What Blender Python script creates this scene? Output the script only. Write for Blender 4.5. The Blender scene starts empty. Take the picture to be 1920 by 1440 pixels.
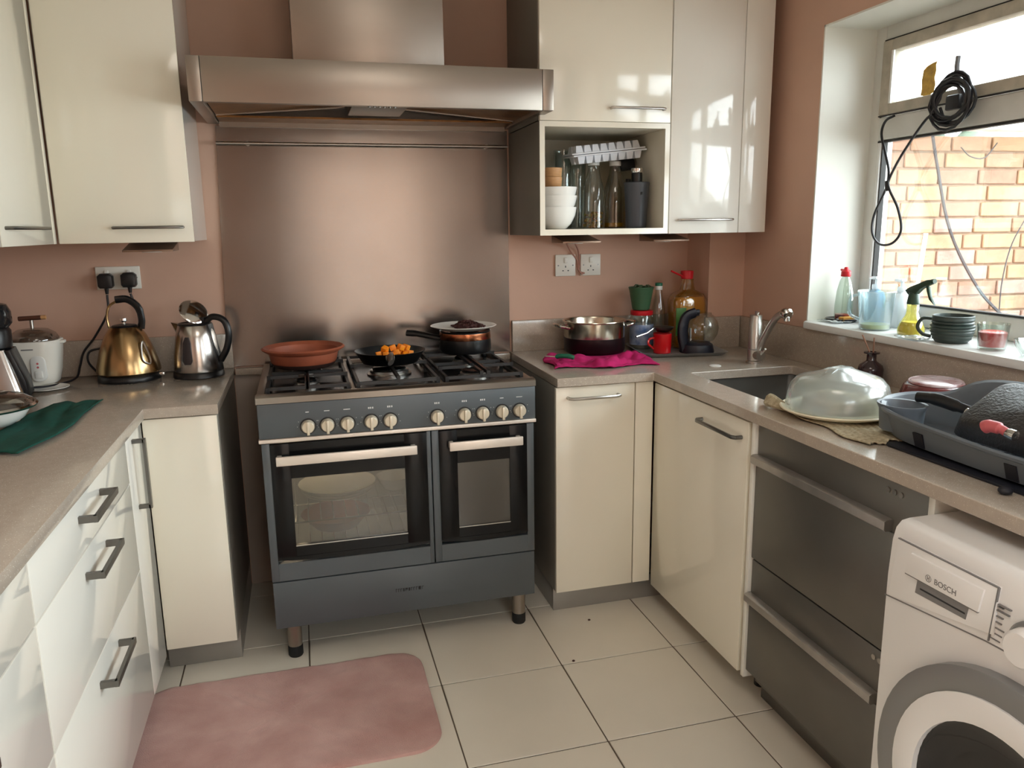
import bpy, bmesh, math, random
from math import pi, sin, cos, radians, sqrt
from mathutils import Vector, Matrix, noise
random.seed(7)
SC = bpy.context.scene
COL = SC.collection

# ---------------------------------------------------------------- camera
CAM_POS = Vector((0.1499, -2.9861, 1.3508))
YAW, PITCH, ROLL, FPX = radians(15.0742), radians(-11.4551), radians(-0.8144), 1448.16
fw = Vector((sin(YAW) * cos(PITCH), cos(YAW) * cos(PITCH), sin(PITCH)))
rt = Vector((cos(YAW), -sin(YAW), 0)); up = rt.cross(fw)
r2 = rt * cos(ROLL) + up * sin(ROLL); u2 = -rt * sin(ROLL) + up * cos(ROLL)
cd = bpy.data.cameras.new('camera'); cam = bpy.data.objects.new('camera', cd); COL.objects.link(cam)
cam.matrix_world = Matrix(((r2.x, u2.x, -fw.x, CAM_POS.x), (r2.y, u2.y, -fw.y, CAM_POS.y), (r2.z, u2.z, -fw.z, CAM_POS.z), (0, 0, 0, 1)))
cd.sensor_width = 36.0; cd.lens = 36.0 * FPX / 1920.0; cd.clip_start = 0.05; cd.clip_end = 200
SC.camera = cam

# ---------------------------------------------------------------- sky, exposure
SKY = 8.5
wd = bpy.data.worlds.new('overcast_sky'); SC.world = wd; wd.use_nodes = True
wn = wd.node_tree.nodes; bgn = wn['Background']
bgn.inputs[0].default_value = (0.93, 0.97, 1.0, 1); bgn.inputs[1].default_value = SKY
SC.view_settings.view_transform = 'Standard'; SC.view_settings.look = 'None'
SC.view_settings.gamma = 1.0; SC.view_settings.exposure = 0.90
SC.view_settings.use_curve_mapping = False
SC.cycles.max_bounces = 10; SC.cycles.transparent_max_bounces = 16
SC.cycles.diffuse_bounces = 6; SC.cycles.glossy_bounces = 6
SC.cycles.caustics_reflective = False; SC.cycles.caustics_refractive = False
SC.cycles.sample_clamp_indirect = 6.0


def portal(name, loc, rot, sx, sy):
    l = bpy.data.lights.new(name, 'AREA'); l.shape = 'RECTANGLE'; l.size = sx; l.size_y = sy
    l.cycles.is_portal = True
    o = bpy.data.objects.new(name, l); COL.objects.link(o); o.location = loc; o.rotation_euler = rot
    return o


portal('portal_window', (2.16, -1.45, 1.50), (0, radians(90), 0), 1.0, 1.72)
portal('portal_added_window', (2.16, -3.45, 1.45), (0, radians(90), 0), 1.1, 1.26)
portal('portal_door', (0.82, -4.34, 1.03), (radians(90), 0, 0), 1.2, 2.08)

# ---------------------------------------------------------------- materials
MATS = {}


def srgb(c):
    def f(v):
        v /= 255.0
        return v / 12.92 if v <= 0.04045 else ((v + 0.055) / 1.055) ** 2.4
    return (f(c[0]), f(c[1]), f(c[2]), 1.0)


def mat(name, col, rough=0.5, metal=0.0, var=0.0, vscale=6.0, bump=0.0, bscale=200.0, coat=0.0, spec=0.5, aniso=None, trans=0.0,
        emit=None, flecks=None, col2=None, sheen=0.0, rvar=0.0, stretch=None):
    m = bpy.data.materials.new(name); m.use_nodes = True
    nt = m.node_tree; N = nt.nodes; L = nt.links
    p = N['Principled BSDF']
    base = srgb(col)
    p.inputs['Base Color'].default_value = base
    p.inputs['Roughness'].default_value = rough
    p.inputs['Metallic'].default_value = metal
    p.inputs['Specular IOR Level'].default_value = spec
    p.inputs['Coat Weight'].default_value = coat
    p.inputs['Coat Roughness'].default_value = 0.04
    p.inputs['Transmission Weight'].default_value = trans
    p.inputs['Sheen Weight'].default_value = sheen
    if emit:
        p.inputs['Emission Color'].default_value = srgb(emit[0]); p.inputs['Emission Strength'].default_value = emit[1]
    tc = None
    if var or bump or flecks or col2 or rvar:
        tc = N.new('ShaderNodeTexCoord')
        src = tc.outputs['Object']
        if stretch:
            mp = N.new('ShaderNodeMapping'); mp.inputs['Scale'].default_value = stretch
            L.new(src, mp.inputs['Vector']); src = mp.outputs['Vector']
    last = None
    if var or col2:
        nz = N.new('ShaderNodeTexNoise'); nz.inputs['Scale'].default_value = vscale; nz.inputs['Detail'].default_value = 5
        L.new(src, nz.inputs['Vector'])
        rp = N.new('ShaderNodeValToRGB')
        rp.color_ramp.elements[0].position = 0.3; rp.color_ramp.elements[1].position = 0.7
        c1 = srgb(col2) if col2 else tuple(min(1, base[i] * (1 - var)) for i in range(3)) + (1,)
        c2 = base if col2 else tuple(min(1, base[i] * (1 + var)) for i in range(3)) + (1,)
        rp.color_ramp.elements[0].color = c1; rp.color_ramp.elements[1].color = c2
        L.new(nz.outputs['Fac'], rp.inputs['Fac']); last = rp.outputs['Color']
        L.new(last, p.inputs['Base Color'])
    if flecks:
        fc, fs, th = flecks
        vz = N.new('ShaderNodeTexNoise'); vz.inputs['Scale'].default_value = fs; vz.inputs['Detail'].default_value = 2
        L.new(src, vz.inputs['Vector'])
        rp2 = N.new('ShaderNodeValToRGB'); rp2.color_ramp.elements[0].position = th; rp2.color_ramp.elements[1].position = th + 0.05
        L.new(vz.outputs['Fac'], rp2.inputs['Fac'])
        mx = N.new('ShaderNodeMix'); mx.data_type = 'RGBA'
        L.new(rp2.outputs['Color'], mx.inputs[0])
        if last: L.new(last, mx.inputs[6])
        else: mx.inputs[6].default_value = base
        mx.inputs[7].default_value = srgb(fc)
        L.new(mx.outputs[2], p.inputs['Base Color'])
    if rvar:
        nr = N.new('ShaderNodeTexNoise'); nr.inputs['Scale'].default_value = vscale * 0.7; nr.inputs['Detail'].default_value = 2
        L.new(src, nr.inputs['Vector'])
        mr = N.new('ShaderNodeMapRange'); mr.inputs[3].default_value = max(0.02, rough - rvar); mr.inputs[4].default_value = rough + rvar
        mr.inputs[1].default_value = 0.0; mr.inputs[2].default_value = 1.0
        L.new(nr.outputs['Fac'], mr.inputs[0]); L.new(mr.outputs[0], p.inputs['Roughness'])
    if bump:
        nb = N.new('ShaderNodeTexNoise'); nb.inputs['Scale'].default_value = bscale; nb.inputs['Detail'].default_value = 4
        L.new(src, nb.inputs['Vector'])
        bp = N.new('ShaderNodeBump'); bp.inputs['Strength'].default_value = bump; bp.inputs['Distance'].default_value = 0.002
        L.new(nb.outputs['Fac'], bp.inputs['Height']); L.new(bp.outputs['Normal'], p.inputs['Normal'])
    MATS[name] = m
    return m


def glass(name, tint=(255, 255, 255), gloss=0.08, rough=0.02, haze=0.0, hazecol=(255, 255, 255)):
    """thin clear sheet: tinted transparency plus a Fresnel-like gloss"""
    m = bpy.data.materials.new(name); m.use_nodes = True
    nt = m.node_tree; N = nt.nodes; L = nt.links; N.clear()
    out = N.new('ShaderNodeOutputMaterial'); tr = N.new('ShaderNodeBsdfTransparent'); gl = N.new('ShaderNodeBsdfGlossy')
    tr.inputs[0].default_value = srgb(tint); gl.inputs['Roughness'].default_value = rough
    lw = N.new('ShaderNodeLayerWeight'); lw.inputs[0].default_value = 0.35
    mr = N.new('ShaderNodeMapRange'); mr.inputs[3].default_value = gloss; mr.inputs[4].default_value = 0.75
    mx = N.new('ShaderNodeMixShader'); L.new(lw.outputs['Facing'], mr.inputs[0]); L.new(mr.outputs[0], mx.inputs[0])
    s1 = tr.outputs[0]
    if haze:
        df = N.new('ShaderNodeBsdfDiffuse'); df.inputs[0].default_value = srgb(hazecol)
        tl = N.new('ShaderNodeBsdfTranslucent'); tl.inputs[0].default_value = srgb(hazecol)
        md = N.new('ShaderNodeMixShader'); md.inputs[0].default_value = 0.5; L.new(df.outputs[0], md.inputs[1]); L.new(tl.outputs[0], md.inputs[2])
        m2 = N.new('ShaderNodeMixShader'); m2.inputs[0].default_value = haze
        L.new(s1, m2.inputs[1]); L.new(md.outputs[0], m2.inputs[2]); s1 = m2.outputs[0]
    L.new(s1, mx.inputs[1]); L.new(gl.outputs[0], mx.inputs[2]); L.new(mx.outputs[0], out.inputs[0])
    MATS[name] = m
    return m


mat('pink_wall', (204, 168, 148), 0.75, var=0.07, vscale=2.2, bump=0.15, bscale=60)
mat('pale_board', (176, 160, 148), 0.6, var=0.06, vscale=4)
mat('white_paint', (226, 226, 218), 0.6, var=0.03, vscale=5, bump=0.1, bscale=40)
mat('ceiling_paint', (232, 230, 224), 0.8, var=0.02)
mat('cream_gloss', (232, 226, 210), 0.12, var=0.012, vscale=3, coat=0.3)
mat('daylit_white_gloss', (234, 232, 224), 0.08, var=0.01, vscale=3, coat=0.4)  # cream gloss made whiter, daylight on the drawers put into its colour
mat('carcass', (205, 200, 185), 0.4, var=0.03, vscale=8)
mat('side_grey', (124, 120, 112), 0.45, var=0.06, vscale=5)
mat('plinth_grey', (150, 146, 140), 0.35, 0.3, var=0.05, vscale=10)
mat('quartz', (176, 164, 151), 0.14, var=0.05, vscale=60, flecks=((238, 232, 222), 420, 0.66), coat=0.2)
mat('grout', (112, 98, 84), 0.9, var=0.15, vscale=20, bump=0.3)
mat('floor_tile', (220, 211, 196), 0.28, var=0.02, vscale=7, bump=0.05, bscale=80)
mat('rug_pile', (204, 164, 156), 0.95, col2=(178, 134, 127), vscale=7, bump=1.0, bscale=420, sheen=0.2)
mat('steel', (160, 151, 142), 0.34, 1.0, var=0.06, vscale=3, stretch=(0.6, 1, 2.0))
mat('steel_splash', (154, 146, 140), 0.22, 1.0, var=0.07, vscale=2.5, rvar=0.06, bump=0.02, bscale=9)
mat('chrome', (222, 220, 216), 0.12, 1.0)
mat('satin', (190, 186, 180), 0.32, 1.0, var=0.04, vscale=30)
mat('satin_dark', (120, 118, 114), 0.32, 1.0, var=0.04, vscale=30)
mat('handle_bright', (232, 220, 208), 0.35, 0.4, var=0.02, vscale=20)
mat('grease', (140, 98, 56), 0.35, 0.7, var=0.35, vscale=14, bump=0.2, bscale=120)
mat('cooker_slate', (84, 90, 94), 0.38, 0.15, var=0.04, vscale=6)
mat('black_glass', (14, 14, 15), 0.22, spec=0.25)
mat('black_enamel', (13, 13, 14), 0.24, var=0.2, vscale=20, spec=0.3)
mat('cast_iron', (14, 14, 15), 0.42, var=0.2, vscale=40, bump=0.1, bscale=300)
mat('black_plastic', (18, 18, 20), 0.35)
mat('navy_plastic', (24, 27, 40), 0.38)
mat('rubber', (14, 14, 14), 0.7)
mat('oven_enamel', (186, 184, 176), 0.3, var=0.1, vscale=6)
mat('aluminium', (196, 192, 186), 0.3, 1.0)
mat('knob', (214, 204, 184), 0.35, 0.45, var=0.03, vscale=30)
mat('ink', (40, 40, 42), 0.6)
mat('ink_grey', (120, 118, 118), 0.6)
mat('print_white', (205, 205, 205), 0.6)
mat('dw_steel', (118, 115, 110), 0.36, 0.75, var=0.08, vscale=5, rvar=0.06)
mat('dw_lip', (176, 172, 168), 0.3, 0.8, var=0.1, vscale=20)
mat('appliance_white', (236, 235, 234), 0.28, var=0.01, coat=0.15)
mat('ring_grey', (140, 140, 140), 0.3, 0.4)
mat('smoked', (34, 34, 36), 0.07)
mat('white_plastic', (226, 226, 222), 0.35)
mat('ivory_plastic', (228, 224, 214), 0.35)
mat('upvc', (214, 214, 208), 0.3, var=0.06, vscale=9)
mat('upvc_dirty', (176, 168, 152), 0.5, var=0.2, vscale=18)
mat('gasket', (44, 42, 40), 0.7, var=0.2, vscale=20)
mat('sill_paint', (230, 232, 230), 0.35, var=0.03, vscale=8)
mat('gold_steel', (174, 145, 104), 0.24, 1.0, var=0.05, vscale=10)
mat('kettle_steel', (196, 190, 184), 0.22, 1.0, var=0.03, vscale=10)
mat('pot_steel', (190, 180, 164), 0.2, 1.0, var=0.08, vscale=12)
mat('burnt_steel', (46, 30, 34), 0.35, 0.7, var=0.3, vscale=14)
mat('clay', (158, 84, 56), 0.6, col2=(120, 60, 42), vscale=8, bump=0.15, bscale=90)
mat('clay_soot', (60, 36, 28), 0.75, var=0.3, vscale=14)
mat('copper', (190, 120, 84), 0.25, 1.0)
mat('teflon', (20, 20, 21), 0.3, spec=0.5)
mat('pumpkin', (248, 160, 24), 0.5, col2=(226, 118, 10), vscale=60, bump=0.2, bscale=120)
mat('dark_food', (64, 28, 22), 0.7, var=0.4, vscale=60)
mat('china', (242, 240, 234), 0.18, coat=0.3)
mat('pink_cloth', (186, 18, 98), 0.9, var=0.12, vscale=30, bump=0.6, bscale=700, sheen=0.0)
mat('green_cloth', (0, 74, 62), 0.9, var=0.15, vscale=40, bump=0.5, bscale=700)
mat('beige_knit', (196, 184, 156), 0.95, col2=(150, 138, 112), vscale=90, bump=0.8, bscale=420)
mat('green_plastic', (20, 104, 76), 0.4)
mat('tray_grey', (150, 150, 150), 0.35, 0.25, var=0.06, vscale=10)
mat('red_plastic', (196, 22, 34), 0.35)
mat('red_enamel', (204, 20, 26), 0.18, coat=0.3)
mat('blue_label', (62, 104, 164), 0.5, col2=(190, 202, 220), vscale=26)
mat('pot_green', (56, 92, 62), 0.55, var=0.1, vscale=10)
mat('leaf', (60, 84, 54), 0.6, var=0.2, vscale=40)
mat('green_label', (70, 122, 50), 0.5, var=0.1, vscale=20)
mat('oil', (206, 164, 46), 0.15, spec=0.5)
mat('cream_plastic', (232, 222, 196), 0.4)
mat('amber_dark', (44, 24, 28), 0.16, coat=0.3)
mat('reed', (150, 112, 92), 0.8)
mat('maroon', (98, 40, 42), 0.2, var=0.15, vscale=10, coat=0.4)
mat('maroon_pale', (196, 184, 184), 0.25, col2=(120, 60, 60), vscale=12, coat=0.2)
mat('rack_grey', (104, 113, 122), 0.42, var=0.04, vscale=20)
mat('rack_dark', (22, 24, 34), 0.5)
mat('pan_crust', (30, 28, 28), 0.38, var=0.4, vscale=40, bump=1.0, bscale=160, spec=0.7)
mat('dusty_pink', (190, 92, 96), 0.4)
mat('wood', (196, 148, 100), 0.55, var=0.12, vscale=30, stretch=(1, 1, 8))
mat('dark_wood', (84, 50, 36), 0.45, var=0.2, vscale=20)
mat('slate_plastic', (66, 70, 78), 0.4)
mat('ice_tray', (224, 228, 236), 0.35)
mat('yellow_liquid', (238, 228, 120), 0.2, spec=0.5)
mat('spray_green', (40, 66, 48), 0.4)
mat('mug_green', (52, 66, 62), 0.35, var=0.08, vscale=20)
mat('red_gel', (236, 44, 48), 0.25, col2=(250, 110, 104), vscale=60)
mat('blue_plastic', (104, 166, 206), 0.35)
mat('sponge', (206, 150, 70), 0.9, bump=0.6, bscale=300)
mat('dish_dark', (48, 42, 44), 0.35)
mat('brick_a', (154, 122, 98), 0.9, var=0.14, vscale=22, bump=0.5, bscale=120)
mat('brick_b', (160, 130, 102), 0.9, var=0.12, vscale=22, bump=0.5, bscale=120)
mat('brick_c', (142, 110, 92), 0.9, var=0.16, vscale=22, bump=0.5, bscale=120)
mat('brick_d', (152, 126, 114), 0.9, var=0.16, vscale=22, bump=0.5, bscale=120)
mat('mortar', (140, 118, 98), 0.95, var=0.1, vscale=30, bump=0.4)
mat('white_board', (216, 216, 212), 0.5, var=0.04, vscale=6)
mat('grey_pipe', (112, 112, 114), 0.5, var=0.1, vscale=12)
mat('paving', (150, 146, 140), 0.9, var=0.15, vscale=8, bump=0.4)
mat('hill_green', (120, 134, 118), 0.9, var=0.25, vscale=3)
mat('fence_wood', (150, 120, 100), 0.8, var=0.15, vscale=9)
mat('outdoor_wire', (58, 58, 62), 0.6)
mat('added_bulb', (255, 230, 190), 0.5, emit=((255, 232, 200), 55.0))
mat('curtain', (52, 54, 62), 0.9, var=0.1, vscale=12)
mat('tape', (188, 150, 56), 0.5, var=0.3, vscale=60)
mat('tape_ghost', (226, 206, 140), 0.5, var=0.3, vscale=60)
mat('cable_black', (20, 20, 26), 0.4)
mat('cable_white', (214, 208, 200), 0.5)
mat('cable_pink', (176, 128, 112), 0.6)
mat('lamp_wedge', (136, 108, 88), 0.35, 0.4, var=0.1, vscale=20)
mat('added_light_diffuser', (255, 250, 240), 0.5, emit=((255, 246, 234), 3.5))
mat('clear_top', (220, 220, 216), 0.3)
glass('window_glass', (250, 254, 254), 0.04)
glass('oven_glass', (226, 224, 218), 0.05, 0.06, 0.12, (190, 188, 178))
glass('oven_glass_dark', (150, 148, 142), 0.05, 0.06, 0.45, (128, 122, 112))
glass('clear_glass', (244, 249, 247), 0.06)
glass('smoky_glass', (220, 212, 194), 0.08)
glass('frosted_dome', (226, 232, 230), 0.05, 0.18, 0.40, (226, 232, 228))
glass('cloudy_jug', (236, 246, 248), 0.04, 0.1, 0.16, (226, 240, 246))
glass('clear_plastic', (226, 236, 226), 0.07, 0.05, 0.08, (220, 230, 220))
glass('oil_plastic', (232, 206, 120), 0.06, 0.05, 0.12, (222, 176, 60))
glass('yellow_plastic', (250, 246, 190), 0.05, 0.08, 0.2, (244, 236, 150))
glass('lid_glass', (200, 196, 188), 0.10, 0.03, 0.08, (180, 170, 160))
glass('white_pump', (236, 242, 244), 0.06, 0.2, 0.7, (232, 238, 240))


# ---------------------------------------------------------------- mesh helpers
def crom(pts, n=6, closed=False):
    """Catmull-Rom smoothing of a polyline"""
    P = [Vector(p) for p in pts]; out = []
    m = len(P)
    rng = range(m) if closed else range(m - 1)
    for i in rng:
        p0 = P[(i - 1) % m] if closed or i > 0 else P[0] * 2 - P[1]
        p1 = P[i]; p2 = P[(i + 1) % m]
        p3 = P[(i + 2) % m] if closed or i + 2 < m else P[-1] * 2 - P[-2]
        for k in range(n):
            t = k / n
            out.append(0.5 * ((2 * p1) + (p2 - p0) * t + (2 * p0 - 5 * p1 + 4 * p2 - p3) * t * t + (3 * p1 - p0 - 3 * p2 + p3) * t ** 3))
    if not closed: out.append(P[-1])
    return out


class MB:
    def __init__(self):
        self.bm = bmesh.new()

    def _merge(self, t):
        me = bpy.data.meshes.new('t'); t.to_mesh(me); t.free(); self.bm.from_mesh(me); bpy.data.meshes.remove(me)

    def box(self, x0, x1, y0, y1, z0, z1, b=0.0, seg=2):
        if x0 > x1: x0, x1 = x1, x0
        if y0 > y1: y0, y1 = y1, y0
        if z0 > z1: z0, z1 = z1, z0
        t = bmesh.new() if b else self.bm
        v = [t.verts.new(p) for p in ((x0, y0, z0), (x1, y0, z0), (x1, y1, z0), (x0, y1, z0), (x0, y0, z1), (x1, y0, z1), (x1, y1, z1), (x0, y1, z1))]
        for f in ((0, 3, 2, 1), (4, 5, 6, 7), (0, 1, 5, 4), (1, 2, 6, 5), (2, 3, 7, 6), (3, 0, 4, 7)):
            t.faces.new([v[i] for i in f])
        if b:
            b = min(b, 0.45 * min(x1 - x0, y1 - y0, z1 - z0))
            bmesh.ops.bevel(t, geom=t.edges[:], offset=b, segments=seg, affect='EDGES', profile=0.5)
            self._merge(t)
        return self

    def rings(self, rings, cap0=True, cap1=True, closed=False):
        V = [[self.bm.verts.new(p) for p in r] for r in rings]
        n = len(V[0]); m = len(V)
        for i in range(m if closed else m - 1):
            a, b = V[i], V[(i + 1) % m]
            for j in range(n):
                k = (j + 1) % n
                try: self.bm.faces.new((a[j], a[k], b[k], b[j]))
                except ValueError: pass
        if not closed:
            if cap0:
                try: self.bm.faces.new(V[0][::-1])
                except ValueError: pass
            if cap1:
                try: self.bm.faces.new(V[-1])
                except ValueError: pass
        return self

    def tube(self, path, r, n=8, closed=False, cap=True, flat=1.0):
        P = [Vector(p) for p in path]; m = len(P)
        R = r if isinstance(r, (list, tuple)) else [r] * m
        tang = []
        for i in range(m):
            a = P[(i - 1) % m] if closed or i > 0 else P[i]
            b = P[(i + 1) % m] if closed or i < m - 1 else P[i]
            d = b - a
            tang.append(d.normalized() if d.length > 1e-9 else Vector((0, 0, 1)))
        nrm = tang[0].orthogonal().normalized(); rings = []
        for i in range(m):
            t = tang[i]
            nrm = nrm - t * nrm.dot(t)
            nrm = nrm.normalized() if nrm.length > 1e-6 else t.orthogonal().normalized()
            bn = t.cross(nrm)
            rings.append([P[i] + R[i] * (nrm * cos(2 * pi * k / n) + bn * sin(2 * pi * k / n) * flat) for k in range(n)])
        return self.rings(rings, cap, cap, closed)

    def cyl(self, a, b, r0, r1=None, n=24, cap=True):
        return self.tube([a, b], [r0, r0 if r1 is None else r1], n, cap=cap)

    def lathe(self, prof, c=(0, 0, 0), n=32, cap0=True, cap1=True, ry=1.0):
        c = Vector(c)
        rings = [[c + Vector((max(r, 1e-5) * cos(2 * pi * k / n), max(r, 1e-5) * ry * sin(2 * pi * k / n), z)) for k in range(n)] for r, z in prof]
        return self.rings(rings, cap0, cap1)

    def disc(self, c, nrm, r, t, n=24, b=0.0):
        c = Vector(c); nrm = Vector(nrm).normalized()
        if b:
            P = [c, c + nrm * (t - b), c + nrm * t]; return self.tube(P, [r, r, r - b], n)
        return self.tube([c, c + nrm * t], r, n)

    def prism(self, poly, axis, a0, a1, b=0.0, seg=2):
        """poly: 2-D outline in the two axes other than `axis` (kept in x,y,z order), extruded from a0 to a1"""
        t = bmesh.new()
        def P(p, a):
            q = list(p); q.insert('xyz'.index(axis), a); return q
        v0 = [t.verts.new(P(p, a0)) for p in poly]; v1 = [t.verts.new(P(p, a1)) for p in poly]
        n = len(poly)
        f0 = t.faces.new(v0[::-1]); f1 = t.faces.new(v1)
        for j in range(n):
            k = (j + 1) % n; t.faces.new((v0[j], v0[k], v1[k], v1[j]))
        bmesh.ops.recalc_face_normals(t, faces=t.faces[:])
        if b:
            ed = [e for e in t.edges if (e.verts[0] in v0 and e.verts[1] in v0) or (e.verts[0] in v1 and e.verts[1] in v1)]
            bmesh.ops.bevel(t, geom=ed, offset=b, segments=seg, affect='EDGES', profile=0.5)
        self._merge(t)
        return self

    def slab_hole(self, outer, hole, z0, z1):
        t = bmesh.new()
        def loop(pts, z): return [t.verts.new((p[0], p[1], z)) for p in pts]
        for z in (z0, z1):
            e = []
            for pts in (outer, hole):
                v = loop(pts, z); e += [t.edges.new((v[i], v[(i + 1) % len(v)])) for i in range(len(v))]
            bmesh.ops.triangle_fill(t, edges=e, use_beauty=True)
        t.verts.ensure_lookup_table()
        no, nh = len(outer), len(hole); V = t.verts[:]
        for off, n in ((0, no), (no, nh)):
            for i in range(n):
                k = (i + 1) % n; t.faces.new((V[off + i], V[off + k], V[no + nh + off + k], V[no + nh + off + i]))
        bmesh.ops.recalc_face_normals(t, faces=t.faces[:])
        self._merge(t)
        return self

    def grid(self, fn, nu, nv):
        V = [[self.bm.verts.new(fn(i / nu, j / nv)) for j in range(nv + 1)] for i in range(nu + 1)]
        for i in range(nu):
            for j in range(nv):
                self.bm.faces.new((V[i][j], V[i + 1][j], V[i + 1][j + 1], V[i][j + 1]))
        return self

    def ball(self, c, rx, ry=None, rz=None, nu=16, nv=10):
        ry = rx if ry is None else ry; rz = rx if rz is None else rz
        c = Vector(c)
        rings = []
        for i in range(nv + 1):
            a = -pi / 2 + pi * i / nv; k = max(cos(a), 1e-4)
            rings.append([c + Vector((rx * k * cos(2 * pi * j / nu), ry * k * sin(2 * pi * j / nu), rz * sin(a))) for j in range(nu)])
        return self.rings(rings)

    def xf(self, M):
        bmesh.ops.transform(self.bm, matrix=M, verts=self.bm.verts[:]); return self

    def build(self, name, m, parent=None, w=False, smooth=40, recalc=True):
        if recalc: bmesh.ops.recalc_face_normals(self.bm, faces=self.bm.faces[:])
        if w and parent is not None:
            q = parent; off = Vector((0, 0, 0))
            while q is not None: off += q.location; q = q.parent
            bmesh.ops.translate(self.bm, verts=self.bm.verts[:], vec=-off)
        me = bpy.data.meshes.new(name); self.bm.to_mesh(me); self.bm.free()
        me.materials.append(MATS[m])
        if smooth:
            me.polygons.foreach_set('use_smooth', [True] * len(me.polygons)); me.set_sharp_from_angle(angle=radians(smooth))
        o = bpy.data.objects.new(name, me); COL.objects.link(o)
        if parent is not None: o.parent = parent
        return o


def tag(o, label=None, cat=None, group=None, kind=None):
    if label: o['label'] = label
    if cat: o['category'] = cat
    if group: o['group'] = group
    if kind: o['kind'] = kind
    return o


def thing(name, label, cat, loc=(0, 0, 0), rz=0.0, group=None):
    o = bpy.data.objects.new(name, None); COL.objects.link(o)
    o.location = loc; o.rotation_euler = (0, 0, rz); o.empty_display_size = 0.05
    return tag(o, label, cat, group)


def struct(o):
    o['kind'] = 'structure'; return o


def text_part(name, s, size, m, parent, M, depth=0.0004):
    cu = bpy.data.curves.new(name, 'FONT'); cu.body = s; cu.size = size; cu.extrude = depth
    cu.align_x = 'LEFT'; cu.align_y = 'CENTER'
    tmp = bpy.data.objects.new('tmp', cu); COL.objects.link(tmp)
    dg = bpy.context.evaluated_depsgraph_get(); dg.update()
    me = bpy.data.meshes.new_from_object(tmp.evaluated_get(dg)); bpy.data.objects.remove(tmp)
    me.name = name; me.transform(M); me.materials.clear(); me.materials.append(MATS[m])
    o = bpy.data.objects.new(name, me); COL.objects.link(o); o.parent = parent
    return o


def dup(root, loc, rz=None, label=None):
    r = root.copy(); COL.objects.link(r); r.location = loc
    if rz is not None: r.rotation_euler = (0, 0, rz)
    if label: r['label'] = label
    for ch in list(root.children):
        c = ch.copy(); COL.objects.link(c); c.parent = r
        for g in ch.children:
            d = g.copy(); COL.objects.link(d); d.parent = c
    return r


def rrect(x0, x1, y0, y1, r, n=6):
    out = []
    for cx, cy, a in ((x1 - r, y1 - r, 0), (x0 + r, y1 - r, 90), (x0 + r, y0 + r, 180), (x1 - r, y0 + r, 270)):
        for k in range(n + 1):
            t = radians(a + 90 * k / n); out.append((cx + r * cos(t), cy + r * sin(t)))
    return out


# layout constants (metres; back wall at y = 0, floor at z = 0, cooker's left side at x = 0)
XL, XR, YB, ZC = -0.92, 1.8857, -4.30, 2.40
ZT, TT = 0.86, 0.03

# ================================================================ the room
fl = struct(MB().box(XL - 0.1, XR + 0.3, YB - 0.1, 0.1, -0.10, -0.004).build('floor', 'grout', smooth=0))
G, GX, GY, GAP = 0.3829, 0.4801, -0.8939, 0.004
tile_cache = {}


def tile(x0, x1, y0, y1):
    wx, wy = round(x1 - x0, 4), round(y1 - y0, 4)
    if wx < 0.01 or wy < 0.01: return
    if (wx, wy) not in tile_cache:
        o = MB().box(-wx / 2, wx / 2, -wy / 2, wy / 2, -0.0035, 0.0, 0.0012, 1).build('tile', 'floor_tile', fl)
        tile_cache[(wx, wy)] = o.data
    else:
        o = bpy.data.objects.new('tile', tile_cache[(wx, wy)]); COL.objects.link(o); o.parent = fl
    o.location = ((x0 + x1) / 2, (y0 + y1) / 2, 0)


for i in range(-4, 5):
    for j in range(-10, 4):
        x0, x1 = GX + i * G + GAP / 2, GX + (i + 1) * G - GAP / 2
        y0, y1 = GY + j * G + GAP / 2, GY + (j + 1) * G - GAP / 2
        x0, x1, y0, y1 = max(x0, XL), min(x1, XR), max(y0, YB), min(y1, 0)
        if x1 > x0 and y1 > y0: tile(x0, x1, y0, y1)

struct(MB().box(XL - 0.1, XR + 0.3, 0, 0.1, 0, ZC).build('wall_back', 'pink_wall', smooth=0))
struct(MB().box(XL - 0.1, XL, YB, 0, 0, ZC).build('wall_left', 'pink_wall', smooth=0))
struct(MB().box(1.7272, XR, -0.1843, 0, 0, ZC).build('wall_corner', 'pink_wall', smooth=0))
# window wall, built around the window opening
WY0, WY1, WZ0, WZ1, WD = -2.30, -0.605, 1.0, 1.995, 0.27
m = MB()
m.box(XR, XR + WD, WY1, 0, 0, ZC); m.box(XR, XR + WD, -2.80, WY0, 0, ZC); m.box(XR, XR + WD, YB, -4.10, 0, ZC)
m.box(XR, XR + WD, -4.10, -2.80, 0, 0.88); m.box(XR, XR + WD, -4.10, -2.80, 2.02, ZC)
m.box(XR, XR + WD, WY0, WY1, 0, WZ0 - 0.03); m.box(XR, XR + WD, WY0, WY1, WZ1, ZC)
wr = struct(m.build('wall_right', 'pink_wall', smooth=0))
struct(MB().box(XL - 0.1, XR + 0.3, YB - 0.1, 0.1, ZC, ZC + 0.1).build('ceiling', 'ceiling_paint', smooth=0))
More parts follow.
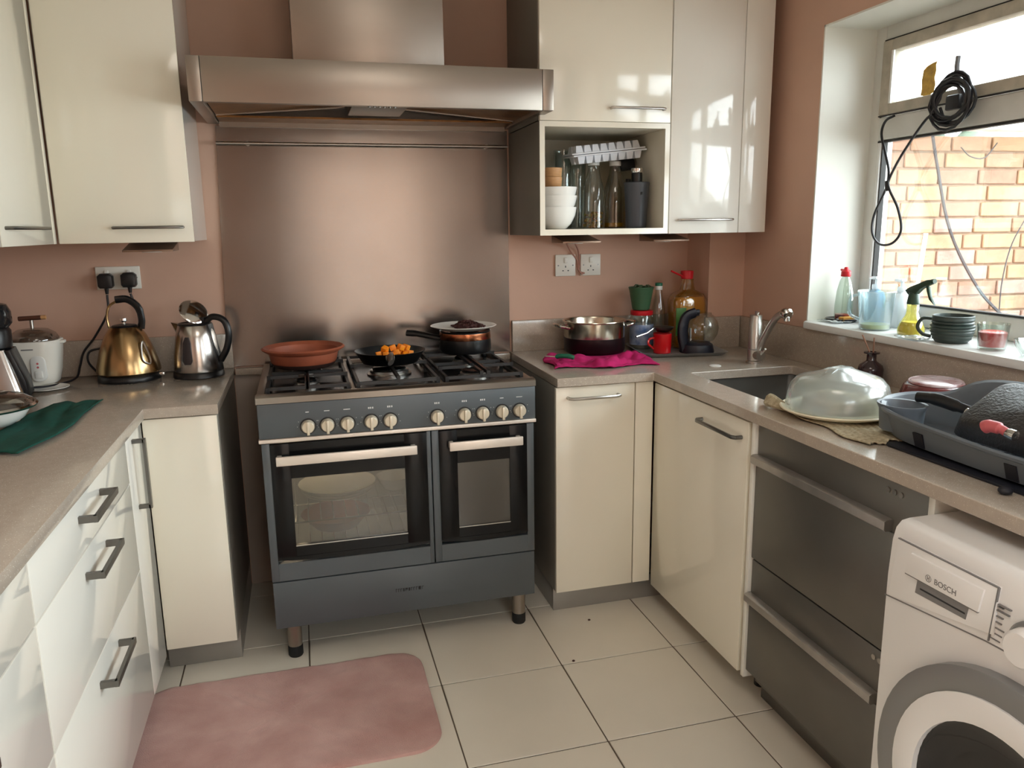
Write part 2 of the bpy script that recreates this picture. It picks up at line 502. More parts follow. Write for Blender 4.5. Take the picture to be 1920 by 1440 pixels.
# rear wall with a glazed garden door behind the viewer
DX0, DX1, DZ1 = 0.22, 1.42, 2.08
m = MB(); m.box(XL - 0.1, DX0, YB - 0.1, YB, 0, ZC); m.box(DX1, XR + 0.3, YB - 0.1, YB, 0, ZC); m.box(DX0, DX1, YB - 0.1, YB, DZ1, ZC)
struct(m.build('wall_rear', 'pink_wall', smooth=0))
m = MB()
for a, b in ((DX0, DX0 + 0.06), (DX1 - 0.06, DX1), ((DX0 + DX1) / 2 - 0.04, (DX0 + DX1) / 2 + 0.04)): m.box(a, b, YB - 0.08, YB - 0.02, 0, DZ1, 0.004)
m.box(DX0, DX1, YB - 0.08, YB - 0.02, DZ1 - 0.06, DZ1, 0.004); m.box(DX0, DX1, YB - 0.08, YB - 0.02, 0, 0.08, 0.004)
d1 = struct(m.build('door_1', 'upvc'))
MB().box(DX0 + 0.06, (DX0 + DX1) / 2 - 0.04, YB - 0.054, YB - 0.048, 0.08, DZ1 - 0.06).build('pane', 'window_glass', d1)
MB().box((DX0 + DX1) / 2 + 0.04, DX1 - 0.06, YB - 0.054, YB - 0.048, 0.08, DZ1 - 0.06).build('pane', 'window_glass', d1)

m = MB()
for a, c in ((-4.10, -4.04), (-3.48, -3.42), (-2.86, -2.80)): m.box(2.09, 2.15, a, c, 0.88, 2.02, 0.004)
m.box(2.09, 2.15, -4.10, -2.80, 0.88, 0.95, 0.004); m.box(2.09, 2.15, -4.10, -2.80, 1.96, 2.02, 0.004)
w2 = struct(m.build('added_window', 'upvc'))  # unseen side window, added to bring more daylight onto the left drawers
for a, c in ((-4.04, -3.48), (-3.42, -2.86)): MB().box(2.115, 2.121, a, c, 0.95, 1.96).build('pane', 'window_glass', w2)
for x0, x1, lb in ((-0.16, 0.20, 'dark grey curtain hanging left of the garden door'), (1.44, 1.72, 'dark grey curtain hanging right of the garden door')):
    cu_ = MB().grid(lambda u, v: (x0 + (x1 - x0) * u, YB + 0.06 + 0.022 * sin(u * 34), 0.02 + 2.13 * v), 48, 6).build('curtain', 'curtain')
    cu_.modifiers.new('thick', 'SOLIDIFY').thickness = 0.004; tag(cu_, lb, 'curtain')
cr = thing('curtain_rail', 'black curtain rail above the garden door', 'rail', (0.8, YB + 0.06, 2.17))
MB().cyl((-0.25, YB + 0.06, 2.17), (1.80, YB + 0.06, 2.17), 0.012, n=12).build('rod', 'black_plastic', cr, True)
for x in (-0.2, 1.76): MB().cyl((x, YB + 0.06, 2.17), (x, YB + 0.001, 2.17), 0.010, n=10).build('bracket', 'black_plastic', cr, True)
# window reveal lining (white plaster), sill
m = MB()
m.box(XR - 0.001, 2.10, WY1 - 0.006, WY1, WZ0, WZ1); m.box(XR - 0.001, 2.10, WY0, WY1, WZ1 - 0.006, WZ1); m.box(XR - 0.001, 2.10, WY0, WY0 + 0.006, WZ0, WZ1)
struct(m.build('trim_1', 'white_paint', smooth=0))
sill = struct(MB().prism([(1.852, -0.635), (1.87, -0.618), (XR, -0.618), (XR, WY1), (2.12, WY1), (2.12, WY0), (XR, WY0), (XR, WY0 - 0.02), (1.852, WY0 - 0.02)], 'z', 0.987, 1.012, 0.004).build('trim_2', 'sill_paint'))

# window
FX0, FX1 = 2.09, 2.15
YA, YE = WY1, WY0
m = MB()
m.box(FX0, FX1, YA - 0.052, YA, 1.012, 1.995, 0.006); m.box(FX0, FX1, YE, YE + 0.052, 1.012, 1.995, 0.006)
m.box(FX0, FX1, YE + 0.05, YA - 0.05, 1.945, 1.995, 0.006); m.box(FX0, FX1, YE + 0.05, YA - 0.05, 1.012, 1.082, 0.008)
m.box(FX0 - 0.006, FX1, YE + 0.05, YA - 0.05, 1.622, 1.70, 0.008)
m.box(FX0, FX1, -1.50, -1.43, 1.08, 1.95, 0.006)
win = struct(m.build('window_1', 'upvc'))


def sash(y0, y1):
    z0, z1, w = 1.704, 1.940, 0.046
    m = MB(); x0, x1 = FX0 - 0.016, FX0 + 0.03
    m.box(x0, x1, y1 - w, y1, z0, z1, 0.005); m.box(x0, x1, y0, y0 + w, z0, z1, 0.005)
    m.box(x0, x1, y0 + w - 0.002, y1 - w + 0.002, z0, z0 + w * 0.75, 0.005); m.box(x0, x1, y0 + w - 0.002, y1 - w + 0.002, z1 - w * 0.8, z1, 0.005)
    s = m.build('sash', 'upvc_dirty', win)
    MB().box(FX0 + 0.008, FX0 + 0.014, y0 + w - 0.004, y1 - w + 0.004, z0 + 0.03, z1 - 0.033).build('pane', 'window_glass', s)
    b = MB(); t = 0.009
    b.box(x0 - 0.002, x0 + 0.004, y1 - w - t, y1 - w, z0 + 0.034, z1 - 0.036); b.box(x0 - 0.002, x0 + 0.004, y0 + w, y0 + w + t, z0 + 0.034, z1 - 0.036)
    b.build('glazing_bead', 'white_plastic', s)
    g = MB(); t = 0.006
    g.box(FX0 - 0.004, FX0 + 0.0005, y1, y1 + t, z0 - t, z1 + t); g.box(FX0 - 0.004, FX0 + 0.0005, y0 - t, y1 + t, z1, z1 + t); g.box(FX0 - 0.010, FX0 + 0.0005, y0 - t, y1 + t, z0 - 0.004, z0)
    g.build('gasket', 'gasket', win)


sash(-1.428, -0.662); sash(-2.246, -1.502)
for y0, y1 in ((-1.43, -0.657), (-2.248, -1.50)):
    MB().box(FX0 + 0.022, FX0 + 0.028, y0, y1, 1.08, 1.624).build('pane', 'window_glass', win)
    b = MB(); b.box(FX0 - 0.003, FX0 + 0.03, y1 - 0.012, y1, 1.082, 1.622, 0.003); b.box(FX0 - 0.003, FX0 + 0.03, y0, y0 + 0.012, 1.082, 1.622, 0.003)
    b.build('glazing_bead', 'white_plastic', win)
    g = MB(); g.box(FX0 + 0.004, FX0 + 0.024, y1 - 0.017, y1 - 0.012, 1.082, 1.622); g.box(FX0 - 0.004, FX0 + 0.02, y0, y1, 1.616, 1.622); g.box(FX0 - 0.002, FX0 + 0.02, y0, y1, 1.082, 1.087)
    g.build('gasket', 'gasket', win)
# window fastener: cranked lever on the transom
hp = crom([(2.062, -1.030, 1.712), (2.05, -1.024, 1.742), (2.048, -1.012, 1.785), (2.052, -1.008, 1.824)], 6)
h = MB(); h.box(2.066, 2.088, -1.05, -1.01, 1.693, 1.725, 0.004); h.tube(hp, [0.009] * 6 + [0.0085] * 6 + [0.008] * 7, 8)
h.build('fastener', 'grey_pipe', win)

# ---------------------------------------------------------------- outside
struct(MB().box(2.2, 9, -6, 6, -0.12, -0.02).build('ground_outside', 'paving', smooth=0))
struct(MB().box(-6, 6, -12, YB - 0.12, -0.12, -0.02).build('ground_garden', 'paving', smooth=0))
# unseen timber fence added behind the viewer to hide sky from the door
fn = thing('added_fence', 'added brown board fence, unseen, across the garden behind the room', 'fence', (0.8, -6.9, 0))
for i in range(26):
    MB().box(-2.6 + i * 0.2, -2.41 + i * 0.2, -0.01, 0.01, -0.02, 2.35, 0.003).build('board', 'fence_wood', fn)
for i in range(4): MB().box(-2.6 + i * 1.7, -2.5 + i * 1.7, -0.11, -0.011, -0.02, 2.4, 0.004).build('post', 'fence_wood', fn)
BT = radians(4.0)
BO = Vector((3.4, 0.2, 0)); BD = Vector((cos(BT), -sin(BT), 0)); BN = Vector((-sin(BT), -cos(BT), 0))   # BN faces the kitchen
bwall = bpy.data.objects.new('wall_outside', None); COL.objects.link(bwall); struct(bwall)
bwall.location = BO; bwall.rotation_euler = (0, 0, -BT)
MB().box(-1.0, 1.6, 0.008, 0.2, -0.02, 1.70).build('mortar_bed', 'mortar', bwall, smooth=0)
bm_cache = []
for k, mm in enumerate(('brick_a', 'brick_b', 'brick_c', 'brick_d')):
    for wdt in (0.215, 0.1025):
        o = MB().box(-wdt / 2, wdt / 2, -0.004, 0.05, -0.034, 0.034, 0.004, 1).build('brick', mm, bwall); bm_cache.append(o)
used = [False] * 8
rr = random.Random(5)
for c in range(22):
    z = 1.680 + 0.039 - 0.078 * c - 0.020 * 0
    x = -0.95 + (0.1125 if c % 2 else 0.0) - 0.03 * (c % 3)
    while x < 1.5:
        k = rr.choice((0, 0, 1, 1, 2, 3)); hw = 1 if (rr.random() < 0.14) else 0
        wdt = 0.1025 if hw else 0.215
        i = k * 2 + hw
        if used[i]:
            o = bm_cache[i].copy(); COL.objects.link(o)
        else:
            o = bm_cache[i]; used[i] = True
        o.parent = bwall; o.location = (x + wdt / 2, rr.uniform(-0.0015, 0.0015), z)
        x += wdt + 0.010
for i, u in enumerate(used):
    if not u: bpy.data.objects.remove(bm_cache[i])
# fascia board and gutter over the brick wall, neighbour's white lean-to roof, far trees
struct(MB().box(2.75, 4.9, 0.0, 0.12, 1.765, 1.86, 0.004).build('trim_3', 'white_board'))
r = MB(); r.prism([(-0.06, 1.862), (2.2, 2.60), (2.2, 2.65), (-0.06, 1.90)], 'x', 2.9, 6.5)
ro = struct(r.build('roof_outside', 'white_board', smooth=0))
for i in range(9):
    x = 3.0 + i * 0.42
    b = MB(); b.prism([(-0.06, 1.90), (2.2, 2.65), (2.2, 2.68), (-0.06, 1.93)], 'x', x, x + 0.04); b.build('roof_bar', 'white_plastic', ro)
pipe = MB(); pipe.tube([(3.78, 0.06, 0.0), (3.78, 0.06, 1.66)], 0.036, 12)
po = pipe.build('drain_pipe', 'grey_pipe'); tag(po, 'grey drain pipe standing against the brick wall outside the window', 'pipe')
MB().tube([(3.78, 0.06, 0.8), (3.78, 0.06, 0.84)], 0.042, 12).build('collar', 'grey_pipe', po)


def bw(u, off, z):
    p = BO + BD * u + BN * off; return (p.x, p.y, z)


# cables strung across the brick wall outside
tag(MB().tube(crom([bw(-0.33, 0.05, 1.80), bw(-0.28, 0.05, 1.62), bw(-0.17, 0.05, 1.30), bw(0.02, 0.05, 1.02), bw(0.20, 0.05, 0.86)], 6), 0.008, 6).build('outdoor_cable', 'outdoor_wire'),
    'grey cable running diagonally across the brick wall outside the window', 'cable')
tag(MB().tube(crom([bw(0.30, 0.04, 1.68), bw(0.28, 0.04, 1.55), bw(0.30, 0.04, 1.44), bw(0.20, 0.04, 1.24), bw(0.165, 0.04, 1.05), bw(0.17, 0.04, 0.85)], 6), 0.0035, 6).build('outdoor_cable', 'outdoor_wire'),
    'thin kinked grey wire hanging down the right of the brick wall outside', 'cable')
tag(MB().tube(crom([bw(-0.14, 0.03, 1.70), bw(-0.10, 0.05, 1.655), bw(-0.02, 0.05, 1.65), bw(0.06, 0.03, 1.72)], 6), 0.003, 6).build('outdoor_cable', 'outdoor_wire'),
    'short thin wire sagging from the white board above the brick wall', 'cable')
tag(MB().tube([(2.64, -0.19, -0.02), (2.82, -0.12, 1.30)], 0.009, 8).build('cane', 'cable_white'), 'thin pale cane leaning outside at the left of the window', 'cane')

for i, (x, y, s) in enumerate(((7.2, 5.2, 1.5), (10.4, 2.2, 1.7))):
    b = MB()
    rs = random.Random(i)
    for k in range(26):
        a = rs.uniform(0, 2 * pi); q = rs.uniform(0, s * 0.8)
        b.ball((q * cos(a), q * sin(a), 1.6 + rs.uniform(0, s * 0.95)), s * rs.uniform(.14, .3), nu=8, nv=6)
    t = thing('tree', ('pale grey-green tree beyond the white roof, the left one', 'pale grey-green tree beyond the white roof, the right one')[i], 'tree', (x, y, -0.02), group='trees beyond the roof')
    b.build('crown', 'hill_green', t); MB().tube([(0, 0, 0), (0.05, 0, 1.8)], [0.14, 0.09], 8).build('trunk', 'dark_wood', t)

# ================================================================ worktops
def wt_edge(m): return m


WXL, WYR, WXE = -0.3066, -0.650, -0.1075
lo = MB().prism([(XL + 0.002, -0.002), (XL + 0.002, -2.75), (WXL, -2.75), (WXL, WYR), (WXE, WYR), (WXE, -0.002)], 'z', ZT - TT, ZT, 0.002).build('worktop', 'quartz')
tag(lo, 'grey speckled stone worktop along the left wall, carrying the kettles', 'worktop')
XRS, YRR, XRR = 0.9435, -0.6152, 1.2905
SX0, SX1, SY0, SY1 = 1.402, 1.800, -1.16, -0.660
outer = [(XRS, -0.002), (XRS, YRR), (XRR, YRR), (XRR, -2.75), (XR - 0.002, -2.75), (XR - 0.002, -0.1863), (1.7252, -0.1863), (1.7252, -0.002)]
hole = rrect(SX0, SX1, SY0, SY1, 0.012, 3)
ro_ = MB().slab_hole(outer, hole, ZT - TT, ZT).build('worktop', 'quartz', smooth=30)
tag(ro_, 'grey speckled stone worktop around the sink, under the window', 'worktop')
bv = ro_.modifiers.new('edge', 'BEVEL'); bv.width = 0.002; bv.segments = 2; bv.limit_method = 'ANGLE'
ZU = 0.985
tag(MB().box(XL + 0.002, -0.1095, -0.022, -0.002, ZT, ZU, 0.0015).build('upstand', 'quartz'), 'stone upstand on the back wall behind the two kettles', 'upstand')
tag(MB().box(XL + 0.002, XL + 0.022, -2.75, -0.024, ZT, ZU, 0.0015).build('upstand', 'quartz'), 'stone upstand along the left wall at the far left', 'upstand')
tag(MB().box(0.9535, 1.7252, -0.022, -0.002, ZT, ZU, 0.0015).build('upstand', 'quartz'), 'stone upstand on the back wall behind the steel pot', 'upstand')
tag(MB().box(1.7072, 1.8637, -0.2063, -0.1863, ZT, ZU, 0.0015).build('upstand', 'quartz'), 'short stone upstand on the boxed corner behind the tap', 'upstand')
tag(MB().box(1.8657, 1.8837, -2.75, -0.1863, ZT, ZU, 0.0015).build('upstand', 'quartz'), 'long stone upstand under the window sill', 'upstand')
# strip of worktop behind the cooker, and the boarded wall under it
tag(MB().box(WXE + 0.004, XRS - 0.004, -0.03, -0.002, 0.832, ZT - 0.004, 0.0015).build('back_strip', 'quartz'), 'narrow stone strip on the wall behind the cooker', 'upstand')
struct(MB().box(WXE - 0.002, XRS, -0.008, 0.0, 0.0, 0.832).build('trim_4', 'pale_board', smooth=0))

# ================================================================ cabinet parts
def bow(m, p0, p1, out, r=0.0055, square=True):
    """flat bow handle between two fixing points, standing `out` proud"""
    p0, p1, out = Vector(p0), Vector(p1), Vector(out)
    if square:
        d = (p1 - p0).normalized(); o = out.normalized(); s = d.cross(o)
        def bx(a, b, w, h):
            ax = (b - a).normalized(); u = s; v = ax.cross(u)
            m.rings([[q + u * w * i + v * h * j for i, j in ((-1, -1), (1, -1), (1, 1), (-1, 1))] for q in (a, b)])
        bx(p0 + out - d * 0.006, p1 + out + d * 0.006, 0.007, 0.004)
        bx(p0, p0 + out, 0.007, 0.005); bx(p1, p1 + out, 0.007, 0.005)
    else:
        d = (p1 - p0).normalized()
        P = [p0, p0 + out * 0.75, p0 + out + d * 0.012, p1 + out - d * 0.012, p1 + out * 0.75, p1]
        m.tube(P, r, 8)
    return m


# ---- left run
cx = thing('base_cabinet', 'narrow white base cabinet left of the cooker, facing the room', 'cabinet', (-0.21, -0.33, 0))
b = MB(); b.box(-0.318, -0.296, -0.62, -0.03, 0.10, 0.828); b.box(-0.318, WXE - 0.022, -0.62, -0.03, 0.10, 0.118); b.box(-0.318, WXE - 0.022, -0.045, -0.03, 0.118, 0.828)
b.build('body', 'carcass', cx, True)
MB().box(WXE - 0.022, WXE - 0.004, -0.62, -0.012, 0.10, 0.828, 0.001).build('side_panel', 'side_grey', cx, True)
MB().box(-0.316, WXE - 0.006, -0.641, -0.622, 0.106, 0.826, 0.0015).build('door', 'cream_gloss', cx, True)
MB().box(-0.330, WXE - 0.004, -0.555, -0.54, 0.0, 0.099, 0.001).build('plinth', 'plinth_grey', cx, True)
MB().box(WXE - 0.02, WXE - 0.004, -0.54, -0.012, 0.0, 0.099, 0.001).build('plinth', 'plinth_grey', cx, True)

FXL = -0.318     # front face of the left run
cn = thing('corner_cabinet', 'narrow white corner door with an upright chrome handle, left run', 'cabinet', (-0.6, -0.75, 0))
MB().box(XL + 0.01, FXL - 0.02, -0.852, -0.06, 0.10, 0.826).build('body', 'carcass', cn, True)
d = MB().box(FXL - 0.018, FXL, -0.850, -0.645, 0.088, 0.826, 0.0015).build('door', 'daylit_white_gloss', cn, True)
bow(MB(), (FXL, -0.777, 0.615), (FXL, -0.777, 0.800), (0.030, 0, 0)).build('handle', 'satin_dark', d, True)


def drawers(y0, y1, label, hy):
    t = thing('drawer_unit', label, 'drawer unit', (-0.6, (y0 + y1) / 2, 0), group='white drawer units of the left run')
    MB().box(XL + 0.01, FXL - 0.02, y0, y1, 0.10, 0.826).build('body', 'carcass', t, True)
    for z0, z1, zh in ((0.7075, 0.826, 0.780), (0.4635, 0.7040, 0.657), (0.088, 0.4600, 0.408)):
        d = MB().box(FXL - 0.018, FXL, y0 + 0.002, y1 - 0.002, z0, z1, 0.0015).build('drawer', 'daylit_white_gloss', t, True)
        if hy: bow(MB(), (FXL, hy[0], zh), (FXL, hy[1], zh), (0.033, 0, 0)).build('handle', 'satin_dark', d, True)
    MB().box(FXL - 0.075, FXL - 0.06, y0, y1, 0.0, 0.085, 0.001).build('plinth', 'plinth_grey', t, True)


drawers(-1.622, -0.853, 'white drawer unit with three grey bow handles under the left worktop', (-1.320, -1.143))
drawers(-2.40, -1.625, 'white drawer unit nearest the viewer at the lower left edge', (-2.10, -1.925))

# ---- left wall cabinets
ZU0, ZU1 = 1.321, 2.24
t = thing('wall_cabinet', 'cream wall cabinet on the back wall, left of the hood', 'wall cabinet', (-0.35, -0.18, ZU0))
b = MB(); b.box(-0.545, -0.163, -0.352, -0.002, ZU0 + 0.002, ZU1); b.build('body', 'daylit_white_gloss', t, True)
d = MB().box(-0.538, -0.1615, -0.372, -0.3535, ZU0, ZU1, 0.0015).build('door', 'cream_gloss', t, True)
bow(MB(), (-0.384, -0.372, 1.3665), (-0.190, -0.372, 1.3665), (0, -0.026, 0), 0.0045, False).build('handle', 'satin_dark', d, True)
for i, (y0, y1, lb) in enumerate(((-0.826, -0.374, 'cream wall cabinet on the left wall, next to the corner'), (-1.28, -0.829, 'cream wall cabinet at the far left edge of the picture'))):
    t = thing('wall_cabinet', lb, 'wall cabinet', (-0.73, (y0 + y1) / 2, ZU0))
    MB().box(XL + 0.002, -0.564, y0 if i else y0, y1, ZU0 + 0.002, ZU1).build('body', 'carcass', t, True)
    if i == 0: MB().box(-0.5625, -0.543, -0.402, -0.376, ZU0, ZU1, 0.0015).build('filler', 'cream_gloss', t, True)
    d = MB().box(-0.5625, -0.543, y0 + 0.001, -0.405 if i == 0 else y1 - 0.001, ZU0, ZU1, 0.0015).build('door', 'cream_gloss', t, True)
    bow(MB(), (-0.543, y0 + 0.036, 1.3665), (-0.543, y0 + 0.325 if i == 0 else y1 - 0.2, 1.3665), (0.024, 0, 0), 0.0045, False).build('handle', 'satin_dark', d, True)

# ---- right return and sink run
t = thing('base_cabinet', 'cream base cabinet right of the cooker, with a bar handle', 'cabinet', (1.1, -0.3, 0))
b = MB(); b.box(0.962, 1.300, -0.58, -0.03, 0.09, 0.828); b.build('body', 'carcass', t, True)
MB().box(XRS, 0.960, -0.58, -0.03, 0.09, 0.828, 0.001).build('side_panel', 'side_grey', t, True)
d = MB().box(XRS, 1.2275, -0.600, -0.5815, 0.0905, 0.826, 0.0015).build('door', 'cream_gloss', t, True)
bow(MB(), (0.985, -0.600, 0.790), (1.165, -0.600, 0.790), (0, -0.028, 0), 0.0055, False).build('handle', 'satin', d, True)
MB().box(1.2315, 1.2965, -0.600, -0.5815, 0.0905, 0.826, 0.0015).build('filler', 'cream_gloss', t, True)
MB().box(XRS + 0.004, 1.40, -0.551, -0.536, 0.0, 0.089, 0.001).build('plinth', 'plinth_grey', t, True)
MB().box(XRS + 0.004, XRS + 0.019, -0.535, -0.03, 0.0, 0.089, 0.001).build('plinth', 'plinth_grey', t, True)
t = thing('sink_cabinet', 'cream sink cabinet with one tall door, left of the dishwasher', 'cabinet', (1.6, -0.9, 0))
b = MB(); b.box(1.322, 1.34, -0.64, -0.604, 0.09, 0.826); b.box(1.322, 1.84, -1.195, -1.178, 0.09, 0.826); b.box(1.322, 1.84, -1.178, -0.604, 0.09, 0.108)
b.build('body', 'carcass', t, True)
d = MB().box(1.3005, 1.320, -1.186, -0.604, 0.076, 0.822, 0.0015).build('door', 'cream_gloss', t, True)
bow(MB(), (1.3005, -1.155, 0.772), (1.3005, -0.935, 0.772), (-0.026, 0, 0), 0.006, False).build('handle', 'satin_dark', d, True)
for x, y in ((1.40, -1.16), (1.80, -1.16), (1.80, -0.66)):
    MB().cyl((x, y, 0.0), (x, y, 0.09), 0.02, n=14).build('foot', 'black_plastic', t, True)
tag(MB().box(1.3035, 1.86, -1.214, -1.199, 0.072, 0.826, 0.001).build('end_panel', 'daylit_white_gloss'), 'thin white upright panel between the sink door and the dishwasher', 'panel')
tag(MB().box(1.3085, 1.86, -1.828, -1.812, 0.0, 0.826, 0.001).build('end_panel', 'daylit_white_gloss'), 'thin white upright panel between the dishwasher and the washing machine', 'panel')

# ---- right wall cabinets
YU = -0.404
t = thing('wall_cabinet', 'cream wall cabinet with a lift-up door above the open shelf box', 'wall cabinet', (1.19, -0.2, 1.70))
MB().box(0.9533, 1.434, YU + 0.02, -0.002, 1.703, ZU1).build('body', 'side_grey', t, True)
d = MB().box(0.9545, 1.4325, YU, YU + 0.0185, 1.701, ZU1, 0.0015).build('door', 'cream_gloss', t, True)
bow(MB(), (1.209, YU, 1.745), (1.403, YU, 1.745), (0, -0.024, 0), 0.0045, False).build('handle', 'satin', d, True)
t = thing('shelf_box', 'open cream shelf box full of bowls, bottles and ice trays', 'shelf', (1.19, -0.2, 1.322))
th = 0.018
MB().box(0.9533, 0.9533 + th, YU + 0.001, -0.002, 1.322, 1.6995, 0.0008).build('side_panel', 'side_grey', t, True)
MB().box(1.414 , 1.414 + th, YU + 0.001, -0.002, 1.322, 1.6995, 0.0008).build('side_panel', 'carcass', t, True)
MB().box(0.9533 + th, 1.414, YU + 0.001, -0.002, 1.322, 1.342, 0.0008).build('shelf', 'carcass', t, True)
MB().box(0.9533 + th, 1.414, YU + 0.001, -0.002, 1.6815, 1.6995, 0.0008).build('top_panel', 'carcass', t, True)
MB().box(0.9533 + th, 1.414, -0.010, -0.002, 1.342, 1.6815).build('back_panel', 'carcass', t, True)
e = MB(); e.box(0.9533, 0.9533 + th, YU - 0.001, YU + 0.001, 1.322, 1.6995); e.box(1.414, 1.432, YU - 0.001, YU + 0.001, 1.322, 1.6995)
e.box(0.9713, 1.414, YU - 0.001, YU + 0.001, 1.322, 1.342); e.box(0.9713, 1.414, YU - 0.001, YU + 0.001, 1.6815, 1.6995)
e.build('edging', 'cream_gloss', t, True)
t = thing('wall_cabinet', 'tall glossy cream wall cabinet in the corner by the window', 'wall cabinet', (1.63, -0.2, 1.322))
MB().box(1.437, 1.715, YU + 0.02, -0.002, 1.322, ZU1).box(1.715, 1.827, YU + 0.02, -0.19, 1.322, ZU1).build('body', 'carcass', t, True)
d = MB().box(1.4365, 1.7145, YU, YU + 0.0185, 1.321, ZU1, 0.0015).build('door', 'daylit_white_gloss', t, True)
bow(MB(), (1.475, YU, 1.369), (1.683, YU, 1.369), (0, -0.024, 0), 0.0045, False).build('handle', 'satin', d, True)
MB().box(1.7175, 1.8285, YU, YU + 0.0185, 1.321, ZU1, 0.0015).build('filler', 'daylit_white_gloss', t, True)

# wedge lamps under the wall cabinets
for x, y, lb in ((-0.315, -0.20, 'brown wedge-shaped lamp under the left wall cabinet'), (1.165, -0.17, 'brown wedge-shaped lamp under the open shelf box'), (1.53, -0.17, 'brown wedge-shaped lamp under the tall corner wall cabinet')):
    t = thing('cabinet_light', lb, 'light', (x, y, 1.291), group='wedge lamps under wall cabinets')
    MB().prism([(-0.075, 0.0), (0.06, 0.0), (0.06, 0.029), (-0.075, 0.006)], 'x', -0.075, 0.075, 0.002).build('housing', 'lamp_wedge', t)
    MB().cyl((0, 0.0, 0.0), (0, 0.0, -0.003), 0.03, n=20).build('lens', 'clear_top', t)

# ================================================================ extractor hood, splashback, rail
HX0, HX1, HY, HZ0, HZ1 = -0.126, 0.972, -0.50, 1.718, 1.843
t = thing('cooker_hood', 'wide stainless steel extractor hood over the cooker', 'extractor hood', (0.42, -0.25, HZ0))
b = MB()
b.box(HX0 + 0.038, HX1 - 0.038, HY, HY + 0.004, HZ0, HZ1, 0.001); b.box(HX0 + 0.002, HX1 - 0.002, HY + 0.004, -0.002, HZ1 - 0.004, HZ1)
b.box(HX0 + 0.038, HX1 - 0.038, HY + 0.004, HY + 0.022, HZ0, HZ0 + 0.004)
b.box(HX0 + 0.038, HX1 - 0.038, -0.020, -0.002, HZ0 - 0.01, HZ1 - 0.005)
b.build('canopy', 'steel', t, True)
for x0, x1 in ((HX0, HX0 + 0.0365), (HX1 - 0.0365, HX1)):
    MB().box(x0, x1, HY, -0.002, HZ0, HZ1, 0.0015).build('end_cap', 'steel', t, True)
CX0, CX1 = 0.335, 0.508
# greasy filters, each sloping up towards the middle
for x0, x1, za, zb in ((HX0 + 0.04, CX0 - 0.002, HZ0 + 0.012, HZ0 + 0.045), (CX1 + 0.002, HX1 - 0.04, HZ0 + 0.045, HZ0 + 0.012)):
    f = MB(); f.prism([(x0, za), (x1, zb), (x1, zb + 0.006), (x0, za + 0.006)], 'y', HY + 0.03, -0.14)
    fo = f.build('filter', 'grease', t, True)
    q = MB(); q.prism([(x0, za - 0.003), (x1, zb - 0.003), (x1, zb + 0.0), (x0, za + 0.0)], 'y', -0.15, -0.138); q.build('filter_rim', 'satin', fo, True)
MB().box(HX0 + 0.04, HX1 - 0.04, -0.137, -0.022, HZ0 + 0.006, HZ0 + 0.012).build('rear_pan', 'grease', t, True)
MB().box(CX0, CX1, HY + 0.026, -0.25, HZ0 + 0.004, HZ0 + 0.06, 0.003).build('control_box', 'satin_dark', t, True)
for i in range(6):
    x = 0.385 + i * 0.0155
    MB().cyl((x, HY + 0.012, HZ0 + 0.001), (x, HY + 0.012, HZ0 - 0.004), 0.0045, n=12).build('button', 'satin_dark', t, True)
b = MB(); b.box(0.172, 0.656, -0.300, -0.002, HZ1, ZC - 0.002, 0.001); b.build('chimney', 'steel', t, True)

tag(MB().prism([(-0.129, 0.862), (0.9455, 0.862), (0.9455, 1.712), (-0.102, 1.712)], 'y', -0.008, -0.0005).build('splashback', 'steel_splash', smooth=0),
    'brushed stainless steel splashback sheet on the wall behind the cooker', 'splashback')
t = thing('utensil_rail', 'thin steel rail across the top of the splashback', 'rail', (0.42, -0.03, 1.652))
MB().cyl((-0.104, -0.030, 1.652), (0.941, -0.030, 1.652), 0.0055, n=10).build('rod', 'satin', t, True)
for x in (0.0, 0.86): MB().cyl((x, -0.030, 1.652), (x, -0.0085, 1.652), 0.008, n=12).build('bracket', 'satin', t, True)

# ================================================================ range cooker
KX0, KX1, KY, KT = 0.0, 0.8535, -0.655, 0.8756
K = thing('range_cooker', 'slate blue range cooker with two ovens, ten knobs and five gas burners', 'cooker', (0.427, -0.34, 0))
b = MB()
b.box(KX0 + 0.004, KX0 + 0.016, KY + 0.024, -0.05, 0.13, 0.852); b.box(KX1 - 0.016, KX1 - 0.004, KY + 0.024, -0.05, 0.13, 0.852)
b.box(KX0 + 0.016, KX1 - 0.016, -0.062, -0.05, 0.13, 0.852); b.box(KX0 + 0.016, KX1 - 0.016, KY + 0.024, -0.062, 0.13, 0.145)
b.box(0.505, 0.52, KY + 0.024, -0.062, 0.29, 0.735)
b.build('body', 'cooker_slate', K, True)
b = MB(); ov = ((KX0 + 0.016, 0.505), (0.52, KX1 - 0.016))
for x0, x1 in ov:
    b.box(x0, x1, KY + 0.026, -0.064, 0.288, 0.296); b.box(x0, x1, KY + 0.026, -0.064, 0.725, 0.735)
    b.box(x0 + 0.001, x0 + 0.02, KY + 0.026, -0.10, 0.297, 0.724); b.box(x1 - 0.02, x1 - 0.001, KY + 0.026, -0.10, 0.297, 0.724); b.box(x0, x1, -0.12, -0.10, 0.297, 0.724)
b.build('oven_lining', 'oven_enamel', K, True)
for x0, x1 in ov:
    for z in ((0.345, 0.455) if x0 < 0.3 else (0.45,)):
        r = MB()
        for i in range(12):
            x = x0 + 0.03 + (x1 - x0 - 0.06) * i / 11; r.cyl((x, KY + 0.05, z), (x, -0.13, z), 0.0018, n=5)
        r.cyl((x0 + 0.021, KY + 0.05, z), (x1 - 0.021, KY + 0.05, z), 0.003, n=6); r.cyl((x0 + 0.021, -0.13, z), (x1 - 0.021, -0.13, z), 0.003, n=6)
        r.build('oven_rack', 'chrome', K, True)
